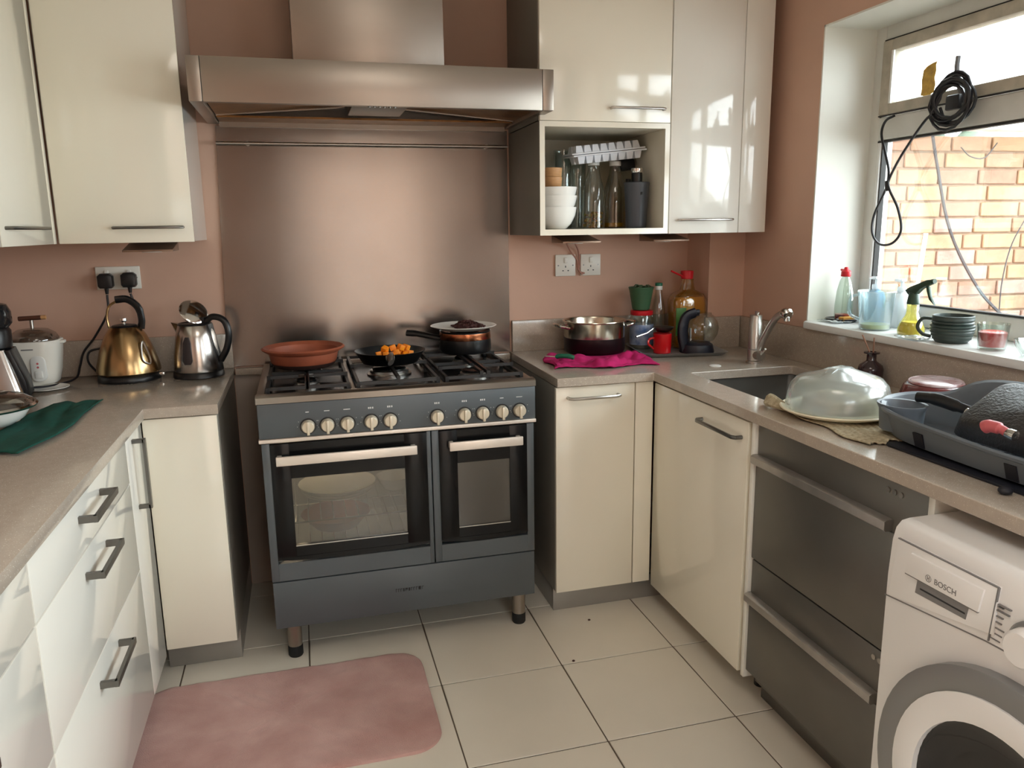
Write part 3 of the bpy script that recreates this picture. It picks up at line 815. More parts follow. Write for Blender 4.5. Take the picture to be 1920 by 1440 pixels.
MB().ball((0.10, -0.135, 0.66), 0.014, nu=10, nv=8).build('added_oven_lamp', 'added_bulb', K, True)  # small glowing bulb added so the dishes show through the oven pane
# control panel, trims
cp = MB().box(KX0, KX1, KY - 0.004, KY + 0.022, 0.745, 0.850, 0.002).build('control_panel', 'cooker_slate', K, True)
MB().box(KX0 - 0.002, KX1 + 0.001, KY - 0.010, KY + 0.022, 0.733, 0.744, 0.002).build('chrome_strip', 'handle_bright', K, True)
KN = (0.142, 0.199, 0.258, 0.329, 0.387, 0.533, 0.620, 0.679, 0.742, 0.800)
for i, x in enumerate(KN):
    z = 0.7755; y = KY - 0.004
    k = MB(); k.tube([(x, y, z), (x, y - 0.004, z), (x, y - 0.016, z), (x, y - 0.018, z)], [0.0205, 0.0205, 0.0185, 0.0165], 24)
    ko = k.build('knob', 'knob', K, True)
    MB().box(x - 0.0042, x + 0.0042, y - 0.027, y - 0.017, z - 0.0225, z + 0.0185, 0.0015).build('grip', 'knob', ko, True)
    MB().cyl((x, y + 0.001, z), (x, y - 0.0015, z), 0.0245, n=24).build('collar', 'black_plastic', ko, True)
    g = MB()
    wds = (0.010, 0.016, 0.020, 0.0, 0.0, 0.0, 0.0, 0.0, 0.012, 0.020)[i]
    if wds: g.box(x - wds / 2, x + wds / 2, y - 0.0004, y, z + 0.0425, z + 0.0450)
    else:
        for dx in (-0.0075, -0.002, 0.0045): g.box(x + dx, x + dx + 0.004, y - 0.0004, y, z + 0.040, z + 0.0455)
    for a in (-60, -90, 60, 100):
        g.box(x + 0.031 * sin(radians(a)) - 0.0009, x + 0.031 * sin(radians(a)) + 0.0009, y - 0.0004, y, z + 0.031 * cos(radians(a)) - 0.0009, z + 0.031 * cos(radians(a)) + 0.0009)
    g.build('marking', 'print_white', cp, True)
# hob
h = MB()
h.prism([(KY - 0.006, 0.8515), (KY + 0.03, 0.8515), (KY + 0.03, 0.8756), (KY + 0.002, 0.8756), (KY - 0.006, 0.870)], 'x', KX0 - 0.003, KX1 + 0.002, 0.002)
h.box(KX0 - 0.002, KX0 + 0.022, KY + 0.03, -0.04, 0.8535, 0.8715, 0.002); h.box(KX1 - 0.022, KX1 + 0.001, KY + 0.03, -0.04, 0.8535, 0.8715, 0.002)
h.box(KX0 + 0.022, KX1 - 0.022, -0.075, -0.04, 0.8535, 0.8735, 0.002)
for x in (0.285, 0.562): h.box(x - 0.0065, x + 0.0065, KY + 0.03, -0.075, 0.8535, 0.8700, 0.001)
h.build('hob_surround', 'steel', K, True)
MB().box(KX0 + 0.02, KX1 - 0.02, KY + 0.026, -0.07, 0.8525, 0.8610).build('hob_plate', 'black_enamel', K, True)
for x, y, r in ((0.146, -0.475, 0.036), (0.150, -0.215, 0.048), (0.424, -0.34, 0.066), (0.690, -0.485, 0.046), (0.712, -0.215, 0.038)):
    bo = MB().lathe([(r * 1.15, 0.861), (r * 1.15, 0.866), (r, 0.869), (r, 0.877), (r * 0.92, 0.8785), (r * 0.6, 0.8785)], (x, y, 0), 28).build('burner', 'aluminium', K, True)
    MB().lathe([(r * 0.86, 0.8785), (r * 0.88, 0.883), (r * 0.8, 0.8865), (0.0, 0.8875)], (x, y, 0), 28).build('burner_cap', 'black_enamel', bo, True)


def grate(x0, x1, y0, y1, cs, label=None):
    z = 0.902; w = 0.0055
    g = MB()
    def bar(ax, ay, bx, by, z0=z - 0.010, z1=z):
        d = Vector((bx - ax, by - ay, 0)).normalized(); s = Vector((-d.y, d.x, 0)) * w
        a, b_ = Vector((ax, ay, 0)), Vector((bx, by, 0))
        g.rings([[q + s * i + Vector((0, 0, zz)) for i, zz in ((-1, z0), (1, z0), (0.8, z1), (-0.8, z1))] for q in (a, b_)])
    bar(x0, y0, x1, y0, z - 0.022, z - 0.012); bar(x0, y1, x1, y1, z - 0.022, z - 0.012); bar(x0, y0, x0, y1, z - 0.022, z - 0.012); bar(x1, y0, x1, y1, z - 0.022, z - 0.012)
    for x in (x0, x1):
        for y in (y0, y1, (y0 + y1) / 2): g.box(x - w, x + w, y - w, y + w, 0.8612, z - 0.012)
    for cx_, cy_, rr_ in cs:
        for k in range(4):
            a = k * pi / 2
            ex = cx_ + cos(a) * 9; ey = cy_ + sin(a) * 9
            ex = min(max(ex, x0), x1); ey = min(max(ey, y0), y1)
            bar(cx_ + cos(a) * rr_, cy_ + sin(a) * rr_, ex, ey)
            g.box(ex - w, ex + w, ey - w, ey + w, z - 0.022, z)
    if len(cs) == 2: bar(x0, (y0 + y1) / 2, x1, (y0 + y1) / 2, z - 0.022, z - 0.012)
    g.build('pan_support', 'cast_iron', K, True)


grate(0.032, 0.270, -0.605, -0.085, ((0.146, -0.475, 0.024), (0.150, -0.215, 0.03)))
grate(0.300, 0.548, -0.605, -0.085, ((0.424, -0.34, 0.045),))
grate(0.577, 0.822, -0.605, -0.085, ((0.690, -0.485, 0.03), (0.712, -0.215, 0.026)))


def oven_door(x0, x1, gx0, gx1, wx0, wx1, hx0, hx1, gm):
    y = KY
    n = 10
    curve = [(gx1 + (gx0 - gx1) * i / n, 0.357 - 0.010 * sin(pi * i / n)) for i in range(1, n)]
    # slate door skin with an opening for the black glass
    d = MB()
    d.box(x0, gx0, y, y + 0.02, 0.288, 0.729, 0.0015); d.box(gx1, x1, y, y + 0.02, 0.288, 0.729, 0.0015); d.box(gx0, gx1, y + 0.0005, y + 0.02, 0.288, 0.345)
    do = d.build('oven_door', 'cooker_slate', K, True)
    g = MB(); gy0, gy1 = y - 0.002, y + 0.016
    g.box(gx0, wx0, gy0, gy1, 0.365, 0.726, 0.001); g.box(wx1, gx1, gy0, gy1, 0.365, 0.726, 0.001); g.box(wx0, wx1, gy0, gy1, 0.617, 0.726); g.box(wx0, wx1, gy0, gy1, 0.365, 0.401)
    g.prism([(gx0, 0.366), (gx0, 0.357)] + curve[::-1] + [(gx1, 0.357), (gx1, 0.366)], 'y', gy0, gy1)
    g.build('black_glass', 'black_glass', do, True)
    MB().box(wx0 - 0.001, wx1 + 0.001, y + 0.002, y + 0.006, 0.400, 0.618).build('pane', gm, do, True)
    MB().box(wx0, wx1, y - 0.0032, y - 0.0018, 0.3985, 0.4015).build('trim_line', 'satin', do, True)
    hb = MB(); hb.box(hx0, hx1, y - 0.040, y - 0.030, 0.668, 0.696, 0.002)
    hb.box(hx0 + 0.002, hx0 + 0.016, y - 0.031, y - 0.002, 0.672, 0.692, 0.002); hb.box(hx1 - 0.016, hx1 - 0.002, y - 0.031, y - 0.002, 0.672, 0.692, 0.002)
    hb.build('handle', 'handle_bright', do, True)


oven_door(KX0 + 0.004, 0.510, 0.027, 0.497, 0.083, 0.427, 0.044, 0.462, 'oven_glass')
oven_door(0.5135, KX1 - 0.005, 0.5355, 0.825, 0.594, 0.766, 0.564, 0.802, 'oven_glass_dark')
dr = MB().box(KX0 + 0.005, KX1 - 0.006, KY + 0.001, KY + 0.023, 0.130, 0.2835, 0.0015).build('storage_drawer', 'cooker_slate', K, True)
lg = MB()
rs = random.Random(3); x = 0.380
while x < 0.468:
    wq = rs.uniform(0.004, 0.008); lg.box(x, x + 0.0018, KY + 0.0004, KY + 0.001, 0.2015, 0.2125); lg.box(x, x + wq, KY + 0.0004, KY + 0.001, rs.choice((0.2015, 0.2065, 0.2105)), 0.2125)
    x += wq + 0.0028
lg.build('badge', 'ink', dr, True)
for x, y in ((0.056, -0.590), (0.808, -0.590), (0.056, -0.10), (0.808, -0.10)):
    fo = MB().cyl((x, y, 0.038), (x, y, 0.1305), 0.0225, 0.0235, 20).build('foot', 'steel', K, True)
    MB().tube([(x, y, 0.0), (x, y, 0.004), (x, y, 0.034), (x, y, 0.0385)], [0.021, 0.0235, 0.0235, 0.022], 20).build('foot_cap', 'rubber', fo, True)

# dishes stored in the big oven
for i, (r, z) in enumerate(((0.115, 0.461), (0.125, 0.475), (0.130, 0.489))):
    t = MB().lathe([(r * 0.55, 0), (r * 0.6, 0.002), (r, 0.016), (r, 0.018), (r * 0.58, 0.005), (0, 0.004)], (0, 0, 0), 28).build('plate', 'china')
    t.location = (0.225, -0.38, z - 0.002); tag(t, ('lowest white plate stacked inside the big oven', 'middle white plate stacked inside the big oven', 'topmost white plate stacked inside the big oven')[i], 'plate', 'plates in the oven')
t = MB().lathe([(0.055, 0), (0.075, 0.006), (0.115, 0.052), (0.118, 0.052), (0.076, 0.010), (0, 0.006)], (0, 0, 0), 28).build('dish', 'clay')
t.location = (0.215, -0.39, 0.3485); tag(t, 'orange clay dish on the lower rack inside the big oven', 'dish')
t = MB().lathe([(0.028, 0), (0.034, 0.004), (0.062, 0.05), (0.064, 0.05), (0.04, 0.008), (0, 0.005)], (0, 0, 0), 24).build('bowl', 'china')
t.location = (0.420, -0.38, 0.4585); tag(t, 'small white bowl inside the big oven, right of the plates', 'bowl')

# ================================================================ dishwasher
D = thing('dishwasher', 'dark stainless double-drawer dishwasher beneath the right worktop', 'dishwasher', (1.58, -1.515, 0))
DX, DYA, DYB = 1.309, -1.810, -1.2165
MB().box(DX + 0.03, 1.85, DYA + 0.006, DYB - 0.006, 0.06, 0.822).build('body', 'dw_steel', D, True)
MB().box(DX + 0.055, DX + 0.068, DYA, DYB, 0.0, 0.105, 0.001).build('toe_kick', 'dw_steel', D, True)
for k, (z0, z1, zl) in enumerate(((0.442, 0.822, 0.741), (0.098, 0.436, 0.338))):
    d = MB(); d.box(DX, DX + 0.029, DYA, DYB, z0, zl - 0.028, 0.002); d.box(DX + 0.004, DX + 0.029, DYA, DYB, zl - 0.03, z1, 0.002)
    do = d.build('drawer', 'dw_steel', D, True)
    MB().prism([(DX + 0.006, zl - 0.026), (DX - 0.014, zl - 0.026), (DX - 0.018, zl - 0.022), (DX - 0.018, zl - 0.004), (DX - 0.012, zl), (DX + 0.006, zl)], 'y', DYA + 0.09, DYB + 0.0, 0.001).build('handle_lip', 'dw_lip', do, True)
    for i in range(3):
        y = -1.700 - i * 0.0185; z = (z1 - 0.022)
        MB().cyl((DX + 0.005, y, z), (DX + 0.001, y, z), 0.0062, n=14).build('button', 'satin', do, True)
for y in (-1.25, -1.78):
    MB().cyl((1.40, y, 0.0), (1.40, y, 0.062), 0.02, n=14).build('foot', 'rubber', D, True)

# ================================================================ washing machine
WX, WYA, WYB, WZ = 1.200, -2.440, -1.838, 0.800
W = thing('washing_machine', 'white front-loading washing machine at the lower right corner', 'washing machine', (1.5, -2.14, 0))
b = MB()
prof = [(WX, 0.012), (WX, 0.690), (WX + 0.004, 0.76), (WX + 0.010, 0.784), (WX + 0.022, 0.797), (WX + 0.04, WZ), (1.80, WZ), (1.80, 0.012)]
b.prism(prof, 'y', WYA, WYB, 0.006)
b.build('body', 'appliance_white', W, True)
for x in (1.25, 1.75):
    for y in (WYA + 0.05, WYB - 0.05): MB().cyl((x, y, 0.0), (x, y, 0.014), 0.022, n=14).build('foot', 'rubber', W, True)


def wl(y0, z0, y1, z1, w=0.0011, x=WX - 0.0006):
    a, c = Vector((x, y0, z0)), Vector((x, y1, z1)); d = (c - a).normalized(); s = Vector((0, -d.z, d.y)) * w
    seam.rings([[q + s * i + Vector((k, 0, 0)) for i, k in ((-1, -0.0004), (1, -0.0004), (1, 0.004), (-1, 0.004))] for q in (a, c)])


MB().prism([(-2.081, 0.690), (-1.848, 0.650), (-1.862, 0.770), (-2.078, 0.772)], 'x', WX - 0.0025, WX + 0.01, 0.0012).build('detergent_panel', 'appliance_white', W, True)
seam = MB()
wl(-1.845, 0.647, -2.066, 0.672); wl(-2.066, 0.672, -2.40, 0.690); wl(-1.845, 0.647, -1.8385, 0.646)
seam.build('seam', 'ink_grey', W, True)
seam = MB()
wl(-1.862, 0.771, -2.079, 0.773, 0.0008, WX - 0.0026); wl(-2.080, 0.773, -2.072, 0.676, 0.0010, WX - 0.0026)
seam.build('seam', 'ink_grey', W, True)
dw = MB().prism([(-2.050, 0.716), (-1.889, 0.714), (-1.899, 0.757), (-2.057, 0.759)], 'x', WX - 0.0065, WX, 0.0012).build('detergent_drawer', 'appliance_white', W, True)
seam = MB(); wl(-1.889, 0.7135, -2.050, 0.7155, 0.0012, WX - 0.0055); seam.build('shadow_gap', 'ink_grey', dw, True)
MB().prism([(-2.026, 0.690), (-1.914, 0.686), (-1.917, 0.7125), (-2.030, 0.714)], 'x', WX - 0.0035, WX - 0.0024).build('grip_recess', 'ring_grey', dw, True)
seam = MB(); wl(-1.925, 0.6985, -2.024, 0.7000, 0.0014, WX - 0.0036); seam.build('slot', 'ink', dw, True)
RM = Matrix(((0, 0, -1, 0), (-1, 0, 0, 0), (0, 1, 0, 0), (0, 0, 0, 1)))
lt = Matrix.Translation(Vector((WX - 0.0066, -1.957, 0.7275)) - W.location) @ RM
text_part('lettering', 'BOSCH', 0.0150, 'ink_grey', dw, lt)
em = MB(); em.tube([Vector((WX - 0.0066, -1.944 + 0.0062 * cos(a), 0.7275 + 0.0062 * sin(a))) for a in [2 * pi * k / 20 for k in range(20)]], 0.0006, 5, True)
em.box(WX - 0.0071, WX - 0.0063, -1.9465, -1.9455, 0.7235, 0.7315); em.box(WX - 0.0071, WX - 0.0063, -1.9425, -1.9415, 0.7235, 0.7315); em.box(WX - 0.0071, WX - 0.0063, -1.9465, -1.9415, 0.7270, 0.7280)
em.build('emblem', 'ink_grey', dw, True)
pg = MB(); rs = random.Random(2)
for i in range(7):
    z = 0.7445 - i * 0.0102; y = -2.0805 + i * 0.0015; wq = rs.uniform(0.014, 0.024)
    pg.box(WX - 0.0009, WX + 0.006, y - wq, y, z - 0.0009, z + 0.0011)
    if i == 0: pg.box(WX - 0.0009, WX + 0.006, y - 0.010, y, z - 0.0045, z - 0.003)
pg.build('programme_print', 'ink_grey', W, True)
DC = (-2.148, 0.706)
do = MB().tube([(WX + 0.002, DC[0], DC[1]), (WX - 0.006, DC[0], DC[1]), (WX - 0.010, DC[0], DC[1])], [0.040, 0.039, 0.035], 40).build('dial_ring', 'ring_grey', W, True)
MB().tube([(WX - 0.010, DC[0], DC[1]), (WX - 0.026, DC[0], DC[1]), (WX - 0.030, DC[0], DC[1])], [0.032, 0.030, 0.026], 40).build('dial', 'appliance_white', do, True)
# porthole
PC = (-2.140, 0.372)


def ring(r0, r1, x0, x1, m, name, parent, bulge=0.0):
    n = 56; rings = []
    for r, x in ((r1, x0), (r1, x1), (r0 + (r1 - r0) * 0.5, x1 - bulge), (r0, x1), (r0, x0)):
        rings.append([(x, PC[0] + r * cos(2 * pi * k / n), PC[1] + r * sin(2 * pi * k / n)) for k in range(n)])
    return MB().rings(rings, closed=True).build(name, m, parent, True)


dr_ = ring(0.219, 0.264, WX + 0.002, WX - 0.022, 'ring_grey', 'door_ring', W, 0.004)
ring(0.172, 0.220, WX + 0.002, WX - 0.026, 'appliance_white', 'door_inner_ring', dr_, 0.004)
gl_ = MB(); n = 48
gl_.rings([[(WX - 0.016 + q, PC[0] + r * cos(2 * pi * k / n), PC[1] + r * sin(2 * pi * k / n)) for k in range(n)] for r, q in ((0.173, 0.0), (0.165, 0.008), (0.12, 0.012), (0.08, 0.013), (0.001, 0.0135))], False, True)
gl_.build('door_glass', 'smoked', dr_, True)

# ================================================================ sink and tap
S = thing('sink', 'dark steel undermounted sink bowl cut into the right worktop', 'sink', (1.6, -0.91, 0.64))
b = MB(); n = 0.008
o4 = [rrect(SX0 - 0.006, SX1 + 0.006, SY0 - 0.006, SY1 + 0.006, 0.02, 4), rrect(SX0 + 0.004, SX1 - 0.004, SY0 + 0.004, SY1 - 0.004, 0.03, 4), rrect(SX0 + 0.016, SX1 - 0.016, SY0 + 0.016, SY1 - 0.016, 0.03, 4)]
b.rings([[(p[0], p[1], z) for p in o4[i]] for i, z in ((0, 0.8285), (0, 0.826), (1, 0.66), (2, 0.645), (2, 0.64))], False, True)
b.build('bowl', 'dw_steel', S, True)
MB().lathe([(0.04, 0.640), (0.04, 0.643), (0.03, 0.6435), (0.0, 0.6425)], (1.6, -0.9, 0), 24).build('drain', 'satin', S, True)
TP = Vector((1.712, -0.556, ZT))
T = thing('tap', 'brushed steel mixer tap with a slanted swivel spout behind the sink', 'tap', TP)
MB().lathe([(0.028, 0), (0.028, 0.006), (0.024, 0.010), (0.024, 0.145), (0.0215, 0.150), (0.0215, 0.172), (0.0, 0.173)], n=28).build('body', 'satin', T)
MB().lathe([(0.0245, 0.048), (0.0255, 0.050), (0.0245, 0.052)], n=28, cap0=False, cap1=False).build('joint_ring', 'ring_grey', T)
sp = crom([(0.004, -0.012, 0.040), (0.008, -0.030, 0.075), (0.012, -0.062, 0.125), (0.016, -0.092, 0.166), (0.019, -0.115, 0.184), (0.021, -0.140, 0.192)], 5)
so = MB().tube(sp, 0.0115, 12).build('spout', 'satin', T)
MB().tube([(0.0205, -0.132, 0.193), (0.021, -0.140, 0.192), (0.022, -0.158, 0.190), (0.022, -0.162, 0.188)], [0.015, 0.019, 0.019, 0.013], 16).build('spray_head', 'chrome', so)
MB().cyl((0.022, -0.150, 0.180), (0.022, -0.150, 0.166), 0.010, n=14).build('nozzle', 'chrome', so)
MB().tube([(0.002, 0.0, 0.172), (0.003, -0.003, 0.184)], [0.006, 0.0085], 10).build('top_knob', 'satin', T)
hv = MB(); hv.tube([(0, -0.016, 0.030), (0.0, -0.042, 0.030)], 0.018, 18); ho = hv.build('valve', 'satin', T)
MB().tube([(0.0, -0.038, 0.034), (0.004, -0.062, 0.058)], [0.0045, 0.004], 8).build('lever', 'chrome', ho)
tag(MB().lathe([(0.021, 0), (0.021, 0.002), (0.017, 0.004), (0, 0.0045)], (1.545, -0.575, ZT), 28).build('hole_cover', 'white_plastic'), 'small white round cover disc on the worktop left of the tap', 'disc')

# ================================================================ ceiling lamp added to brighten the room (unseen, above the viewer)
L_ = thing('added_ceiling_light', 'added square white ceiling light, unseen above the middle of the room', 'light', (0.55, -2.4, ZC - 0.05))
MB().box(-0.33, 0.33, -0.33, 0.33, 0.012, 0.05, 0.004).build('frame', 'white_plastic', L_)
MB().box(-0.31, 0.31, -0.31, 0.31, 0.0, 0.012, 0.003).build('diffuser', 'added_light_diffuser', L_)

# ================================================================ things on the hob
def lath(name, prof, loc, m, label=None, cat=None, group=None, n=32, parent=None, ry=1.0, rz=0):
    o = MB().lathe(prof, (0, 0, 0), n, ry=ry).build(name, m, parent)
    if loc is not None: o.location = loc
    if rz: o.rotation_euler = (0, 0, rz)
    if label: tag(o, label, cat, group)
    return o


ZG = 0.9025
t = thing('clay_bowl', 'wide reddish clay cooking bowl on the left burners', 'bowl', (0.143, -0.335, ZG))
lath('bowl', [(0.075, 0), (0.092, 0.005), (0.107, 0.022), (0.113, 0.050), (0.134, 0.062), (0.136, 0.066), (0.130, 0.070), (0.112, 0.060), (0.103, 0.030), (0.085, 0.012), (0, 0.010)], None, 'clay', parent=t)
lath('soot_ring', [(0.076, -0.0005), (0.0935, 0.0045), (0.1068, 0.0185), (0.1060, 0.018), (0.09, 0.006)], None, 'clay_soot', parent=t)

t = thing('frying_pan', 'black frying pan holding orange cubes, on the middle burner', 'frying pan', (0.429, -0.345, ZG))
lath('pan', [(0.088, 0), (0.094, 0.002), (0.118, 0.040), (0.121, 0.042), (0.118, 0.043), (0.093, 0.006), (0, 0.004)], None, 'teflon', parent=t, n=40)
hp = crom([(-0.012, -0.112, 0.036), (-0.016, -0.15, 0.046), (-0.02, -0.20, 0.048), (-0.026, -0.26, 0.042)], 5)
MB().tube(hp, [0.012] * 4 + [0.014] * 8 + [0.012] * 4, 10, flat=0.6).build('handle', 'black_plastic', t)
MB().box(-0.028, 0.002, -0.122, -0.098, 0.022, 0.042, 0.004).build('handle_bracket', 'satin_dark', t)
rs = random.Random(11)
cub = MB().box(-0.011, 0.011, -0.011, 0.011, 0, 0.02, 0.003).build('pumpkin_cube', 'pumpkin')
cp_ = [(-.048, -.046), (-.028, -.054), (-.006, -.058), (.016, -.056), (.040, -.050), (.060, -.040), (-.036, -.026), (-.012, -.032), (.012, -.032), (.034, -.026), (.056, -.016), (-.026, -.004), (.004, -.008), (.028, -.002), (.048, .008)]
cpos = [(a, b_, 0.0065) for a, b_ in cp_] + [(-.040, -.048, 0.026), (-.020, -.054, 0.026), (.002, -.056, 0.026), (.022, -.054, 0.026), (.044, -.046, 0.026), (.062, -.034, 0.026), (-.026, -.030, 0.026), (.004, -.034, 0.026), (.028, -.030, 0.026), (.050, -.022, 0.026), (-.022, -.044, 0.045), (0.026, -0.046, 0.045), (0.046, -0.036, 0.045), (0.010, -0.040, 0.044)]
for i, (a, b_, z) in enumerate(cpos):
    o = cub if i == 0 else cub.copy()
    if i: COL.objects.link(o)
    o.location = (0.429 + a + rs.uniform(-.004, .004), -0.345 + b_ + rs.uniform(-.004, .004), ZG + z + (rs.uniform(-.004, .006) if z > 0.02 else 0.0)); o.rotation_euler = (rs.uniform(-.4, .4), rs.uniform(-.4, .4), rs.uniform(0, 1.5)); s = rs.uniform(0.8, 1.0); o.scale = (s, s, s)
    tag(o, 'orange pumpkin cube heaped in the black frying pan', 'food', 'pumpkin cubes in the frying pan')

t = thing('saucepan', 'dark copper-banded saucepan on the right rear burner, under a white plate', 'saucepan', (0.722, -0.205, ZG))
lath('pan', [(0.086, 0), (0.092, 0.003), (0.096, 0.014), (0.094, 0.050), (0.091, 0.076), (0.095, 0.080), (0.092, 0.081), (0.089, 0.074), (0.090, 0.012), (0, 0.008)], None, 'teflon', parent=t, n=36)
lath('copper_band', [(0.0945, 0.050), (0.0955, 0.052), (0.0930, 0.074), (0.0925, 0.074)], None, 'copper', parent=t, n=36)
hp = crom([(-0.085, 0.006, 0.052), (-0.125, 0.028, 0.060), (-0.170, 0.055, 0.068), (-0.205, 0.075, 0.070)], 5)
MB().tube(hp, [0.011] * 6 + [0.0125] * 5 + [0.014] * 5, 10, flat=0.7).build('handle', 'black_plastic', t)
ZP = ZG + 0.0815
t = thing('plate', 'white plate of dark food balanced on the saucepan', 'plate', (0.717, -0.205, ZP))
lath('plate', [(0.07, 0), (0.076, 0.001), (0.119, 0.015), (0.122, 0.017), (0.119, 0.0185), (0.075, 0.006), (0, 0.005)], None, 'china', parent=t, n=40)
f = MB(); rs = random.Random(4)
for i in range(80):
    a = rs.uniform(0, 2 * pi); q = 0.052 * sqrt(rs.random()); x, y = 0.016 + q * cos(a), 0.008 + q * sin(a) * 0.8
    z = 0.0065 + max(0, 0.024 * (1 - q / 0.055)) + rs.uniform(0, 0.004)
    b_ = rs.uniform(0, pi); l = rs.uniform(0.008, 0.018)
    f.tube([(x - l * cos(b_), y - l * sin(b_), z), (x, y, z + 0.004), (x + l * cos(b_), y + l * sin(b_), z + rs.uniform(-.003, .004))], 0.0035, 5)
f.ball((0.016, 0.008, 0.008), 0.05, 0.04, 0.02, 14, 8)
o = f.build('shredded_food', 'dark_food', None); o.location = (0.717, -0.205, ZP)
tag(o, 'dark brown shredded food heaped on the white plate', 'food', kind='stuff')

# ================================================================ left worktop
def cable(pts, r, name, label, m='cable_black', cat='cable', n=6, parent=None):
    o = MB().tube(crom(pts, n), r, 8).build(name, m, parent)
    return tag(o, label, cat) if label else o


# gold kettle
t = thing('kettle', 'gold pyramid kettle with a black hoop handle on its base', 'kettle', (-0.436, -0.135, ZT))
bs = lath('base', [(0.098, 0), (0.100, 0.004), (0.098, 0.016), (0.092, 0.022), (0, 0.022)], None, 'black_plastic', parent=t)
MB().box(0.085, 0.112, -0.012, 0.012, 0.008, 0.020, 0.003).build('switch', 'chrome', t)
lath('body', [(0.094, 0.023), (0.101, 0.030), (0.099, 0.050), (0.086, 0.10), (0.066, 0.150), (0.050, 0.176), (0.046, 0.180), (0, 0.181)], None, 'gold_steel', parent=t, n=40)
lath('lid', [(0.042, 0.181), (0.038, 0.186), (0.016, 0.190), (0, 0.190)], None, 'black_plastic', parent=t)
lath('lid_knob', [(0.006, 0.190), (0.006, 0.197), (0.012, 0.202), (0.011, 0.209), (0, 0.212)], None, 'chrome', parent=t)
MB().tube([(-0.020, 0.058, 0.150), (-0.028, 0.084, 0.166)], [0.022, 0.014], 12).build('spout', 'gold_steel', t)
hp = crom([(0.052, 0, 0.172), (0.056, 0, 0.205), (0.048, 0, 0.245), (0.018, 0, 0.272), (-0.018, 0, 0.272)], 6)
MB().tube(hp, [0.010] * 10 + [0.011] * 15, 10, flat=1.3).build('handle', 'black_plastic', t)
MB().tube(crom([(-0.014, 0, 0.268), (-0.040, 0, 0.250), (-0.050, 0, 0.215), (-0.047, 0, 0.178)], 6), 0.004, 8).build('handle_stay', 'gold_steel', t)
MB().tube(crom([(0.062, -0.058, 0.135), (0.072, -0.060, 0.110), (0.080, -0.056, 0.075), (0.078, -0.064, 0.060), (0.062, -0.076, 0.075), (0.058, -0.066, 0.115)], 5, True), 0.003, 6, True).build('gauge_rim', 'satin', t)

# steel kettle, lid open
t = thing('kettle', 'polished steel jug kettle with its lid standing open, beside the splashback', 'kettle', (-0.212, -0.150, ZT), radians(-20))
lath('base', [(0.080, 0), (0.084, 0.003), (0.082, 0.018), (0.078, 0.022), (0, 0.022)], None, 'black_plastic', parent=t)
lath('body', [(0.078, 0.0225), (0.079, 0.030), (0.076, 0.080), (0.066, 0.140), (0.056, 0.178), (0.054, 0.180), (0.052, 0.178), (0.05, 0.16), (0, 0.15)], None, 'kettle_steel', parent=t, n=40)
lath('collar', [(0.0545, 0.178), (0.056, 0.183), (0.052, 0.186), (0.048, 0.182)], None, 'black_plastic', parent=t)
MB().rings([[(-0.045, -0.018, 0.182), (-0.045, 0.018, 0.182), (-0.058, 0.012, 0.150), (-0.058, -0.012, 0.150)], [(-0.084, -0.003, 0.187), (-0.084, 0.003, 0.187), (-0.068, 0.002, 0.148), (-0.068, -0.002, 0.148)]]).build('spout', 'kettle_steel', t)
sp = MB()
sp.prism([(0.055, 0.022), (0.083, 0.022), (0.078, 0.07), (0.066, 0.13), (0.056, 0.182), (0.040, 0.188), (0.044, 0.14)], 'y', -0.020, 0.020, 0.004); sp.build('spine', 'black_plastic', t)
hp = crom([(0.040, 0, 0.188), (0.066, 0, 0.206), (0.104, 0, 0.194), (0.118, 0, 0.152), (0.108, 0, 0.100), (0.082, 0, 0.055)], 6)
MB().tube(hp, [0.012] * len(hp), 10, flat=0.8).build('handle', 'black_plastic', t)
lid = MB().lathe([(0.001, -0.006), (0.046, -0.004), (0.052, 0.0), (0.045, 0.013), (0.02, 0.021), (0, 0.022)], n=28)
lid.xf(Matrix.Translation((0.002, -0.004, 0.224)) @ Vector((-0.62, 0.50, -0.60)).to_track_quat('Z', 'Y').to_matrix().to_4x4() @ Matrix.Scale(0.92, 4))
lid.build('lid', 'chrome', t)
MB().box(0.022, 0.040, -0.012, 0.012, 0.184, 0.205, 0.003).build('hinge', 'black_plastic', t)
gp = MB(); gp.prism([(-0.017, 0.065), (-0.010, 0.052), (0.010, 0.052), (0.017, 0.065), (0.014, 0.125), (0.006, 0.145), (-0.006, 0.145), (-0.013, 0.125)], 'x', -0.006, 0.003, 0.002)
gp.xf(Matrix.Rotation(radians(92), 4, 'Z') @ Matrix.Translation((-0.0835, 0, 0)) @ Matrix.Rotation(radians(7.3), 4, 'Y'))
gp.build('water_gauge', 'dish_dark', t)

